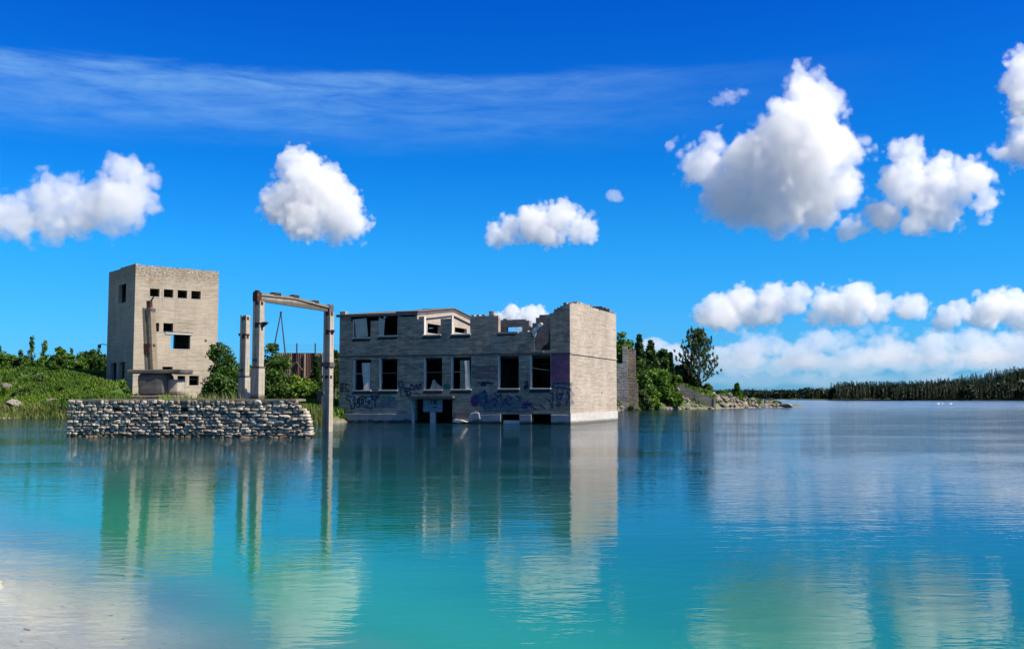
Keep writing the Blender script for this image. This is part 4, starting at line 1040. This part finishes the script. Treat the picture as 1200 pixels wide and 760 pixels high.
for px, py in ((24, 466), (34, 460), (14, 449), (95, 452), (75, 458), (48, 448), (104, 460), (5, 462)):
    r = ray(px, py); k = 88
    while k < 130:
        q = Vector((0, 0, CAM_H))+r*k/r.y
        if q.z < land(q.x, q.y): break
        k += .2
    plant('shrub', 'bush', 'low weedy shrub in the long grass of the left bank', px, q.y, py-7, 15, 'bush', random.choice([L_DARK, L_MID, L_OLIVE]), 'weedy shrubs in the bank grass', dens=.6)
# headland on the right
plant('tree', 'tree', 'round leafy tree rising behind the ruined stone gable', 729, 166, 387, 32, 'bush', L_MID)
plant('conifer', 'tree', 'dark spire shaped conifer just right of the stone gable', 749, 163, 392, 27, 'conifer', L_PINE, 'conifers on the headland', dens=1.3)
plant('conifer', 'tree', 'second dark conifer with a sharp tip right of the stone gable', 762, 168, 399, 30, 'conifer', L_PINE, 'conifers on the headland', dens=1.3)
plant('conifer', 'tree', 'slender young conifer between the leafy trees and the tall loose tree', 785.5, 176, 413, 10, 'conifer', L_CON, 'conifers on the headland', dens=.8)
plant('tree', 'tree', 'dark leafy tree left of the tall loose tree', 799, 181, 421, 28, 'bush', L_CON)
plant('tree', 'tree', 'dark leafy tree behind the conifers on the headland', 772, 176, 411, 26, 'bush', L_DARK)
plant('tree', 'tree', 'bright green tree beside the stone gable', 752, 158, 424, 26, 'bush', L_MID, dens=1.2)
plant('tree', 'tree', 'bright green tree at the middle of the headland grove', 766, 165, 430, 34, 'bush', L_MID, dens=1.2)
plant('tree', 'tree', 'broad bright green tree leaning over the rubble bank', 782, 171, 434, 32, 'bush', L_MID, dens=1.2)
plant('bush', 'bush', 'bright shrub at the foot of the broad leaning tree by the water', 788, 166, 457, 26, 'bush', L_MID)
plant('bush', 'bush', 'sunny shrub on the rubble below the bright green grove', 764, 160, 455, 22, 'bush', L_LIGHT)
plant('bush', 'bush', 'green bush above the sloping stone wall', 797, 173, 452, 26, 'bush', L_MID)
plant('bush', 'bush', 'low green bush on the rubble bank under the bright trees', 775, 165, 456, 24, 'bush', L_MID)
plant('bush', 'bush', 'low olive bush on the bank right of the stone gable', 754, 156, 458, 16, 'bush', L_OLIVE)
plant('bush', 'bush', 'small bright bush at the water at the foot of the stone gable', 741, 150, 468, 12, 'bush', L_LIGHT)
plant('tall_tree', 'tree', 'tall loose airy tree standing alone on the headland', 817.5, 178, 384.5, 56, 'airy', L_OLIVE, dens=.75, size=.19)
plant('bush', 'bush', 'dark bush at the foot of the tall airy tree', 812, 179, 444, 20, 'bush', L_DARK)
plant('bush', 'bush', 'small dark bush right of the tall airy tree', 828, 178, 450, 14, 'bush', L_OLIVE)
plant('bush', 'bush', 'green bush on the rock spit behind the rubble', 848, 190, 456, 20, 'bush', L_MID)
plant('bush', 'bush', 'low dark bush on the rock spit beside the small conifer', 866, 192, 460, 14, 'bush', L_DARK)
plant('conifer', 'tree', 'small young conifer standing on the rock spit', 862.5, 191, 449.5, 9, 'conifer', L_MID, dens=.8)
plant('bush', 'bush', 'tiny yellow green shrub near the tip of the rock spit', 902, 198, 469.5, 14, 'bush', L_LIGHT, zb=.35)

# grass: tufts over the left slopes, reeds along the water
m_grass = mat_leaf('grass_blades', (.03, .085, .008), (.14, .22, .02), trans=.25)
m_reed = mat_leaf('reed_blades', (.07, .10, .02), (.20, .22, .07), trans=.25)
def tufts(name, pts, hmin, hmax, wd, mat, label, seed, per=3):
    rng = np.random.default_rng(seed); P = np.repeat(np.array(pts), per, 0); n = len(P)
    P = P+np.stack([rng.normal(size=n)*.12, rng.normal(size=n)*.12, np.zeros(n)], 1)
    a = rng.random(n)*6.283; h = hmin+(hmax-hmin)*rng.random(n); w_ = wd*(.6+.8*rng.random(n))
    dx = np.stack([np.cos(a), np.sin(a), np.zeros(n)], 1)*w_[:, None]*.5
    ln = np.stack([rng.normal(size=n)*.25*h-.05, rng.normal(size=n)*.25*h, h], 1)
    V = np.stack([P-dx, P+dx, P+ln], 1).reshape(-1, 3); Fc = np.arange(3*n).reshape(-1, 3)
    T = np.repeat(np.array([max(0, min(1, .5+1.1*noise.noise(Vector((p[0]*.21, p[1]*.21, 6)))+.8*noise.noise(Vector((p[0]*.8, p[1]*.8, 2))))) for p in pts]), per)*.7+rng.random(n)*.3
    o = np_mesh(name, V, Fc, mat, attr=T); tag(o, label, kind='stuff'); return o
rg = np.random.default_rng(5); pts = []
for i in range(34000):
    x = rg.uniform(-60, -12.5); d = rg.uniform(.4, 1)**1.0*(30 if x < -28 else 46)*rg.random()**.8
    y = interp(SHORE, x)+d
    if noise.noise(Vector((x*.17, y*.17, 8)))+.35*noise.noise(Vector((x*.7, y*.7, 4))) < -.45: continue
    z = land(x, y)
    if z < .12 or (tower_dist(x, y) < .3): continue
    pts.append((x, y, z-.03))
tufts('grass', pts, .18, .5, .26, m_grass, 'long green grass over the lake bank', 1)
pts = []
for i in range(6000):
    x = rg.uniform(-62, -13.4); y = interp(SHORE, x)+rg.normal()*.9+.5-1.1*noise.noise(Vector((x*.22, interp(SHORE, x)*.22, 3.1)))
    z = land(x, y)
    if z > .9 or z < -.5: continue
    pts.append((x, y, max(z, -.15)))
tufts('reeds', pts, .25, .8, .12, m_reed, 'pale green reeds along the water under the bank', 2, per=3)
pts = []
for i in range(9000):
    x = rg.uniform(14, 52); y = interp(SHORE, x)+rg.uniform(1.2, 22); z = land(x, y)
    if z < .45 or noise.noise(Vector((x*.3, y*.3, 2))) < (-.12 if x < 34 else .12): continue
    pts.append((x, y, z-.03))
tufts('undergrowth', pts, .25, .7, .35, m_grass, 'green undergrowth between the rocks of the headland', 3)
pts = []
for i in range(130):
    x = -19+rg.random()*7; 
    q = P0+p_u*rg.uniform(3.5, 6.5)+p_d*rg.uniform(1.6, 5); pts.append((q.x, q.y, ptop-.02))
tufts('weeds', pts, .12, .5, .05, m_reed, 'dry weeds growing on the pier deck', 4)
pts = []
for i in range(26):
    q = P0+p_u*rg.normal(4.05, .1)+p_d*rg.normal(1.5, .1); pts.append((q.x, q.y, ptop-.02))
tufts('weeds', pts, .15, .35, .09, mat_leaf('weed_leaves', (.09, .16, .02), (.2, .28, .04)), 'small green weeds beside the pale block', 6)

# rocks
m_rock, nt = new_mat('lake_rock'); tc = nt.new('ShaderNodeTexCoord'); P = tc.outputs['Object']; oi = nt.new('ShaderNodeObjectInfo')
n = nt.noise(P, 1.6, 6, .7)
col = nt.mix(oi.outputs['Random'], (.12, .108, .095), (.29, .26, .225)); col = nt.mix(nt.maprange(n, .42, .7, 0, .75), col, (.13, .105, .08))
finish(nt, bsdf(nt, col, .9, bump(nt, n, .08)))
def rock_mesh(seed):
    bm = bmesh.new(); bmesh.ops.create_icosphere(bm, subdivisions=3, radius=1); r = random.Random(seed)
    pl = [(Vector((r.gauss(0, 1), r.gauss(0, 1), r.gauss(0, 1))).normalized(), r.uniform(.55, .85)) for _ in range(11)]
    for v in bm.verts:
        for n_, d_ in pl:
            k = v.co.dot(n_)-d_
            if k > 0: v.co -= n_*k
        v.co += noise.noise_vector(v.co*2.2+Vector((seed, 0, 0)))*.07
        v.co.z *= .72
    me = bpy.data.meshes.new('rock'); bm.to_mesh(me); bm.free(); me.materials.append(m_rock); return me
RM = [rock_mesh(i) for i in range(8)]
rk = random.Random(21)
def rock(x, y, s, label, group=None, sink=.3, z=None, mesh=None, sc=(1, 1, 1)):
    zz = land(x, y) if z is None else z
    o = bpy.data.objects.new('rock', mesh or rk.choice(RM)); COL.objects.link(o)
    o.location = (x, y, max(zz, -.1)+s*.72*sc[2]*(1-sink)-s*.25); o.rotation_euler = (rk.uniform(-.3, .3), rk.uniform(-.3, .3), rk.uniform(0, 6.28))
    o.scale = (s*sc[0], s*rk.uniform(.7, 1.1)*sc[1], s*rk.uniform(.7, 1.1)*sc[2]); tag(o, label, 'rock', group); return o
for i in range(190):      # spit
    t = rk.random(); x = 34.3+(52.5-34.3)*t**1.15; d = rk.uniform(.1, 1)*rk.uniform(.1, 1)*(9-5*t); y = interp(SHORE, x)+d
    rock(x, y, (.22+.6*rk.random()**2)*(1.1-.4*t), 'pinkish grey boulder in the heap of the rock spit', 'boulders of the rock spit')
for i in range(60):      # waterline
    x = rk.uniform(14, 34); y = interp(SHORE, x)+rk.uniform(-.6, 1.6)-1.1*noise.noise(Vector((x*.22, interp(SHORE, x)*.22, 3.1)))
    rock(x, y, rk.uniform(.2, .55), 'small pale rock along the waterline below the headland trees', 'waterline rocks', z=max(0, land(x, y)))
for i in range(34):      # bank between the stone gable and the sloping wall
    x = rk.uniform(18, 29); y = interp(SHORE, x)+rk.uniform(1.5, 7.5)
    rock(x, y, rk.uniform(.2, .6), 'tumbled pale rock on the bank below the grove', 'tumbled bank rocks')
p = on_water(921, 478); rock(p.x, p.y, 1.05, 'large whitish rock at the very tip of the rock spit', z=.25, sc=(1.7, 1, .8))
p = on_water(938, 476.7); rock(p.x, p.y, .5, 'small dark rock alone in the water beyond the spit tip', z=.15, sc=(1.4, 1, .6))
p = on_water(1194, 478.5); rock(p.x, p.y, .38, 'tiny dark rock in the open water at the right edge', z=.1, sc=(1.5, 1, .6))
for px, py, s, lb in [(8, 453, .8, 'grey slab of rock lying in the grass at the left edge of the bank'), (17, 450.5, .5, 'small grey stone above the left slab of rock'), (46, 441, .55, 'white stone in the grass below the bushes'), (58, 454, .28, 'small white stone in the middle of the grassy bank'),
                      (17, 474, .9, 'low sandy boulder near the reeds at the left'), (62, 470, .7, 'sandy boulder half buried in the grass near the pier'), (85, 446, .3, 'small pale stone in the grass near the tower')]:
    # march the sight line to the ground
    r = ray(px, py); k = 80
    while k < 140:
        q = Vector((0, 0, CAM_H))+r*k/r.y
        if q.z < land(q.x, q.y): break
        k += .2
    rock(q.x, q.y, s, lb, sink=.45, sc=(1.3, 1, .7))
# sand spit by the left edge
nx_, ny_ = 40, 16; V = []
for j in range(ny_):
    for i in range(nx_):
        a, b = i/(nx_-1)*2-1, j/(ny_-1)*2-1
        V.append((-50+a*7.0, 95.2+b*2.6-a*.5, .42*max(-.4, 1-(a*a+b*b)**.5)-.03+.04*noise.noise(Vector((a*4, b*4, 1)))))
g = np_mesh('sand_bar', V, [(j*nx_+i, j*nx_+i+1, (j+1)*nx_+i+1, (j+1)*nx_+i) for j in range(ny_-1) for i in range(nx_-1)], m_sand, smooth=True); tag(g, 'pale sand bar under the left bank', kind='structure')

# ------------------------------------------------------------------ ruined stone gable and sloping wall on the headland
M_RUBBLE = mat_brick('rubble_masonry', (.46, .43, .39), (.22, .205, .18), (.06, .055, .05), bw=.85, bh=.4, ms=.07, stain=.6, fleck=.5, rel=.03, warp=.5)
M_RUBBLE2 = mat_brick('brown_rubble_masonry', (.36, .27, .19), (.24, .17, .12), (.12, .10, .08), bw=.85, bh=.4, ms=.05, stain=.5, fleck=.5, rel=.03, warp=.5)
M_RUBBLE3 = mat_brick('dark_rubble_masonry', (.27, .25, .225), (.14, .13, .115), (.04, .037, .033), bw=.85, bh=.4, ms=.08, stain=.6, fleck=.4, rel=.03, warp=.6)
GD = 149.5; G0 = at(712, 475, GD); G0.z = 0
gab = empty('ruined_gable', G0, R(-8)); tag(gab, 'ruined stone gable with a jagged spike beside the right end of the brick ruin', 'ruined wall')
e_u = Vector((math.cos(R(-8)), math.sin(R(-8)), 0)); e_d = Vector((-e_u.y, e_u.x, 0))
def gu(px, py): return plane_uz(px, py, G0, e_u, e_d)
gp = [gu(x, y) for x, y in [(712,423),(722,424),(729,425),(729.3,405),(731,404),(734,404.5),(735.3,407),(736,409)]]
gl = gu(735.6, 440)[0]
masonry_wall('front_wall', 'x', 0, gl, 0, .7, lambda u: interp(gp, u), [], M_RUBBLE, gab, z0=-.3, cu=.35, cz=.5, jag=.12)
gr = gu(747.5, 440)[0]
gp2 = [gu(x, y) for x, y in [(735.6,409),(738,407.5),(741,409.5),(743.3,405.5),(744,413),(745,430),(746,446),(747.5,449.5)]]
masonry_wall('side_wall', 'x', gl+.002, gr, .35, 1.2, lambda u: interp(gp2, u), [], M_RUBBLE2, gab, z0=-.3, cu=.3, cz=.5, jag=.15)
S0 = at(786, 476, 171); S0.z = 0; S1 = at(836.5, 479, 170.2); S1.z = 0
s_u = (S1-S0).normalized(); s_d = Vector((-s_u.y, s_u.x, 0))
def ssu(px, py): return plane_uz(px, py, S0, s_u, s_d)
sl = empty('sloping_wall', S0, math.atan2(s_u.y, s_u.x)); tag(sl, 'grey sloping stone retaining wall descending to the water on the headland', 'stone wall')
spf = [ssu(x, y) for x, y in [(786,447),(795,449.5),(805,453.5),(815,458),(825,462),(834,465.5),(837,466)]]
masonry_wall('stonework', 'x', 0, (S1-S0).length, 0, .9, lambda u: interp(spf, u), [], M_RUBBLE3, sl, z0=-.5, cu=.3, cz=.5, jag=.18)
mb = MB(); q = ssu(836, 466); mb.box((S1-S0).length+.002, (S1-S0).length+.3, -.1, .9, -.5, q[1]+.1); mb.build('end_post', M_CONC, sl)

# ------------------------------------------------------------------ brown fence and mast behind the columns
FD = 128.; F0 = at(322, 440, FD); F1 = at(399, 440, FD)
fl_ = (F1-F0).length; zf1 = at(360, 413.3, FD).z; zf0 = 3.6
fen = empty('metal_fence', (F0.x, F0.y, zf0)); tag(fen, 'tall rusty brown corrugated fence behind the columns', 'fence')
m_cor, nt = new_mat('rusty_sheet'); tc = nt.new('ShaderNodeTexCoord'); P = tc.outputs['Object']
n = nt.noise(nt.mapping(P, (1.6, 1, .10)), 1.0, 5, .7); n2 = nt.noise(P, 3, 5, .7)
col = nt.ramp(n, [(.32, (.075, .030, .028)), (.48, (.13, .062, .055)), (.58, (.20, .15, .135)), (.7, (.30, .26, .24))]); col = nt.mix(nt.maprange(n2, .5, .75, 0, .6), col, (.07, .03, .025))
finish(nt, bsdf(nt, col, .8))
V = []; Fc = []; N_ = int(fl_/.11)
for i in range(N_+1):
    x = fl_*i/N_; y = .035 if i % 2 else -.035
    V += [(x, y, 0), (x, y, zf1-zf0+.05*noise.noise(Vector((int(x/1.1)*3.1, 0, 0))))]
for i in range(N_): Fc.append((2*i, 2*i+2, 2*i+3, 2*i+1))
np_mesh('sheet_panel', V, Fc, m_cor, fen)
hz = zf1-zf0
for px in (327, 348.5, 358, 370, 379):
    x = gx(px, FD)-F0.x; mb = MB(); mb.box(x-.07, x+.07, -.2, -.05, 0, hz+(1.2 if px in (348.5, 370) else -.1)); mb.build('post', M_STEEL if px in (348.5, 370) else M_CONC, fen)
for a, b in ((340, 348), (356, 348)):
    x0, x1 = gx(a, FD)-F0.x, gx(b, FD)-F0.x; mb = MB(); mb.tube([(x0, -.35, at(350, 434, FD).z-zf0), (x1, -.2, at(350, 424, FD).z-zf0)], .09); mb.build('brace', M_STEEL, fen)
for k in range(3):
    mb = MB(); mb.tube([(gx(335, FD)-F0.x, -.12, hz+.35+.3*k), (gx(398, FD)-F0.x, -.12, hz+.35+.3*k)], .012, 4); mb.build('wire', M_STEEL, fen)
mast = empty('steel_mast', at(328, 440, 126)); tag(mast, 'thin dark steel mast shaped like an inverted V behind the beam', 'mast')
z_b = mast.location.z
ap = at(329.2, 366, 126); mast.location = (ap.x, 126, z_b)
for px, py in ((320.2, 412), (334.6, 417)):
    q = at(px, py, 126)-ap; q2 = q*1.5
    mb = MB(); mb.tube([(q2.x, 0, ap.z-z_b+q2.z), (0, 0, ap.z-z_b)], .12, 6, .07); mb.build('leg', M_STEEL, mast)
mb = MB(); mb.box(-.12, .12, -.1, .1, ap.z-z_b-.15, ap.z-z_b+.1); mb.build('head', M_STEEL, mast)

# ------------------------------------------------------------------ far shore
m_hill = mat_flat('forest_floor', (.035, .05, .02), .95, .4, .05)
def far_land(name, px0, px1, D, D2, hf, label):
    n_ = 60; m_ = 10; V = []
    for j in range(m_):
        for i in range(n_):
            px = px0+(px1-px0)*i/(n_-1); dd = D+(D2-D)*j/(m_-1); x = gx(px, D)
            e = min(1, i/4, (n_-1-i)/4)
            V.append((x, dd+6*noise.noise(Vector((x*.02, 0, 1))), (-1 if j == 0 or e == 0 else .9+hf(px)*sm(j/4))*1.0))
    o = np_mesh(name, V, [(j*n_+i, j*n_+i+1, (j+1)*n_+i+1, (j+1)*n_+i) for j in range(m_-1) for i in range(n_-1)], m_hill, smooth=True); tag(o, label, kind='structure')
h1 = lambda px: interp([(990, 0), (1080, 0), (1120, 2.5), (1160, 6.), (1200, 10.5), (1400, 24)], px)
h2 = lambda px: 0.
far_land('far_shore', 985, 1420, 735, 900, h1, 'wooded shore across the lake on the right')
far_land('far_shore', 640, 1010, 1470, 1640, h2, 'low distant shore across the lake')
M_FAR = mat_leaf('far_needles', (.008, .021, .010), (.026, .047, .016), trans=.08)
M_FARL = mat_leaf('far_leaves', (.02, .04, .012), (.05, .08, .02), trans=.1)
def far_tree(rng, h, w_, con):
    Vv = []
    if con:
        T = 9
        for i in range(T):
            t = i/T; z = h*(.10+.88*t); r = w_/2*(1-t)**.8*(.75+.5*rng.random())+.12; k = 7; a0 = rng.random()*6.28
            for j in range(k):
                a = a0+6.283*j/k; r2 = r*(.65+.6*rng.random()); da = .5
                Vv += [(math.cos(a-da)*r*.25, math.sin(a-da)*r*.25, z+h*.10), (math.cos(a)*r2, math.sin(a)*r2, z-h*.03*rng.random()), (math.cos(a+da)*r*.25, math.sin(a+da)*r*.25, z+h*.05)]
        Vv += [(-.15, 0, h*.9), (.15, 0, h*.9), (0, 0, h*1.03)]
    else:
        for i in range(110):
            d = rng.normal(size=3); d /= np.linalg.norm(d); c = np.array([d[0]*w_*.5, d[1]*w_*.5, h*.58+d[2]*h*.42])
            a = rng.normal(size=(3, 3))*w_*.15; Vv += [tuple(c+q) for q in a]
    return np.array(Vv)
def forest(name, px0, px1, D0, rows, gap, hf, hmean, label, seed, con=.92, wr=.44):
    rng = np.random.default_rng(seed); VV = []; TT = []
    for r in range(rows):
        D = D0+r*gap*1.5; x = gx(px0, D0)
        while x < gx(px1, D0):
            px = 600+x/D0*F
            h = hmean*(.84+.28*rng.random())*(.75 if rng.random() < .12 else 1); c = rng.random() < con
            v = far_tree(rng, h*(1 if c else .78), h*wr*(1 if c else 1.5), c); yy = D+rng.normal()*gap*.4
            zz = .5+hf(px)*sm((yy-D0+5)/45)
            v = v+np.array([x, yy, zz]); VV.append(v); TT.append(np.full(len(v)//3, rng.random()*.45+.2)); x += gap*(.55+.8*rng.random())
    V = np.concatenate(VV); o = np_mesh(name, V, np.arange(len(V)).reshape(-1, 3), M_FAR, attr=np.concatenate(TT)); tag(o, label, kind='stuff'); return o
forest('pine_forest', 993, 1400, 742, 11, 2.7, h1, 12.8, 'dark pine forest on the far right shore rising to a hill', 1)
forest('distant_forest', 690, 1004, 1478, 6, 4.2, h2, 13.8, 'low dark treeline on the most distant shore', 2, con=.7, wr=.5)
forest('distant_forest', 944, 1000, 1180, 5, 4.0, h2, 13.0, 'darker patch of trees before the pine forest', 4, con=.7, wr=.5)
far_land('far_shore', 930, 1012, 1172, 1260, h2, 'small wooded point across the lake')
# swimming birds
m_bird = mat_flat('white_feathers', (.8, .8, .78), .7, .05)
def bird(px, py, s, label):
    p = on_water(px, py); bm = bmesh.new()
    bmesh.ops.create_uvsphere(bm, u_segments=14, v_segments=9, radius=1)
    for v in bm.verts:
        t = v.co.x; v.co = Vector((t*.55, v.co.y*.24, v.co.z*.22+.12+.10*max(0, -t)**2))
    me = bpy.data.meshes.new('swan'); bm.to_mesh(me); bm.free()
    mb = MB(); mb.v = [tuple(v.co) for v in me.vertices]; mb.f = [tuple(f_.vertices) for f_ in me.polygons]
    mb.tube([(.40, 0, .18), (.55, 0, .36), (.52, 0, .56), (.56, 0, .68), (.66, 0, .68), (.80, 0, .62)], .07, 7, .035)
    o = mb.build('swan', m_bird, None, smooth=True, loc=p, rz=rk.uniform(-.6, .6)); o.scale = (s,)*3; tag(o, label, 'bird', 'white birds on the lake')
bird(1099.5, 473.2, .8, 'leftmost of the three white birds swimming before the pine forest')
bird(1104.5, 473.0, .55, 'smallest middle one of the three white birds swimming before the pine forest')
bird(1114, 473.2, .75, 'rightmost of the three white birds swimming before the pine forest')
make_cloud('cloud', [(350,198,27.6),(338,236,31.8),(372,225,36.0),(395,245,31.8),(358,262,27.6),(412,262,21.2),(326,242,21.2),(398,265,21.2),(345,183,12.7)], 4200, 'single compact white cloud high above the tower and columns', seed=5)
make_cloud('cloud', [(945,122,36.0),(930,165,53.0),(965,180,44.5),(890,195,48.8),(830,195,31.8),(905,228,44.5),(960,222,42.4),(865,235,33.9),(925,246,27.6),(985,205,27.6),(808,182,17.0),(945,100,21.2),(845,225,27.6)], 4200, 'biggest towering white cloud with a pointed top', seed=3, dens=1.3)
make_cloud('cloud', [(1065,182,21.2),(1060,212,31.8),(1100,207,29.7),(1130,214,27.6),(1092,236,31.8),(1040,248,27.6,.8),(1000,267,21.2,.6),(1148,234,21.2),(1110,253,23.3,.7),(1070,262,23.3,.6)], 4500, 'ragged white cloud touching the right side of the biggest cloud', seed=9, dens=1.1)
make_cloud('cloud', [(25,255,27.6),(58,250,31.8),(95,245,36.0),(138,215,33.9),(150,238,31.8),(130,262,19.1),(60,228,21.2),(165,212,17.0),(38,236,21.2),(2,265,21.2),(-25,255,25.4),(138,193,12.7)], 4200, 'wide lumpy white cloud at the left above the tower', seed=12)
make_cloud('cloud', [(585,276,18,.8),(625,262,25),(655,255,22),(680,267,20),(640,276,22,.7),(600,266,16)], 4800, 'small oval white cloud above the middle of the brick ruin', seed=15)
make_cloud('cloud', [(1205,75,24),(1192,100,18),(1205,172,26),(1180,180,16),(1192,140,12),(1230,110,40),(1240,170,34)], 5900, 'cloud cut off by the right edge of the view', seed=18)
make_cloud('cloud', [(600,368,13),(625,371,15),(585,374,9),(645,378,11),(612,378,14)], 9000, 'little cloud peeping over the broken roofline of the brick ruin', seed=21)
make_cloud('cloud', [(840,366,25.6,.85),(870,360,26.9),(905,352,23.0),(930,350,19.2),(850,373,21.8,.7),(900,370,20.5,.6),(826,372,12.8)], 9000, 'first flat based cloud from the left above the distant shore', seed=24, dens=1.0, rough=.85, alb=.925)
make_cloud('cloud', [(972,358,23.0),(1000,350,23.0),(1030,358,19.2),(1065,361,19.2,.8),(960,370,17.9,.7),(1000,370,19.2,.7),(1078,358,11.5)], 9000, 'middle flat based cloud above the distant shore', seed=27, dens=1.0, rough=.85, alb=.925)
make_cloud('cloud', [(1110,372,16.6),(1127,365,14.1),(1160,362,23.0),(1185,359,23.0),(1150,377,16.6,.7),(1205,370,25.6),(1100,378,11.5)], 9500, 'flat based cloud above the pine forest at the right', seed=30, dens=1.0, rough=.85, alb=.925)
make_cloud('cloud', [(766,405,20,.5),(788,412,20,.5),(750,412,14,.5),(805,420,20,.5)], 14000, 'faint low cloud behind the headland trees', seed=33, dens=.35)
make_cloud('cloud', [(855,113,13,.7),(869,110,9,.6),(842,118,10,.6)], 4200, 'tiny wisp left of the biggest cloud top', seed=36, dens=.10, rough=1.5, soft=2.5)
make_cloud('cloud', [(719,229,10,.8),(724,232,8,.6)], 4200, 'tiny round wisp between the oval cloud and the biggest cloud', seed=39, dens=.09, rough=1.4, soft=2.5)
make_cloud('cloud', [(850,412,30,.42),(890,404,30,.5),(930,410,30,.42),(965,400,26,.6),(1000,396,24,.6),(1035,400,28,.55),(870,420,34,.36),(940,420,36,.36),(1010,416,34,.36),(1050,412,24,.4)], 15000, 'long pale bank of cloud low over the lake behind the tall tree', seed=42, dens=.58, rough=1.2, alb=.90)
make_cloud('cloud', [(1062,408,26,.5),(1090,400,24,.6),(1125,402,28,.6),(1165,398,26,.62),(1200,400,30,.6),(1235,402,30,.5),(1100,416,34,.36),(1180,416,36,.36),(1140,414,34,.36)], 15500, 'long pale bank of cloud low over the pine forest', seed=45, dens=.58, rough=1.2, alb=.90)
make_cloud('cloud', [(842+36*i, 428+(i*7 % 5)-2, 27+(i*5 % 7), .42) for i in range(6)], 21000, 'grey layered cloud low above the rock spit and distant treeline', seed=48, dens=.34, rough=1.05, alb=.90)
make_cloud('cloud', [(1040+34*i, 426+(i*7 % 5)-3, 28+(i*5 % 7), .42) for i in range(7)], 21500, 'grey layered cloud low above the pine forest', seed=54, dens=.34, rough=1.05, alb=.90)
make_cloud('cloud', [(815+38*i, 444+(i*5 % 3)-1, 34, .26) for i in range(13)], 30000, 'faintest lowest streak of cloud along the horizon', seed=51, dens=.26, rough=.7, alb=.90)
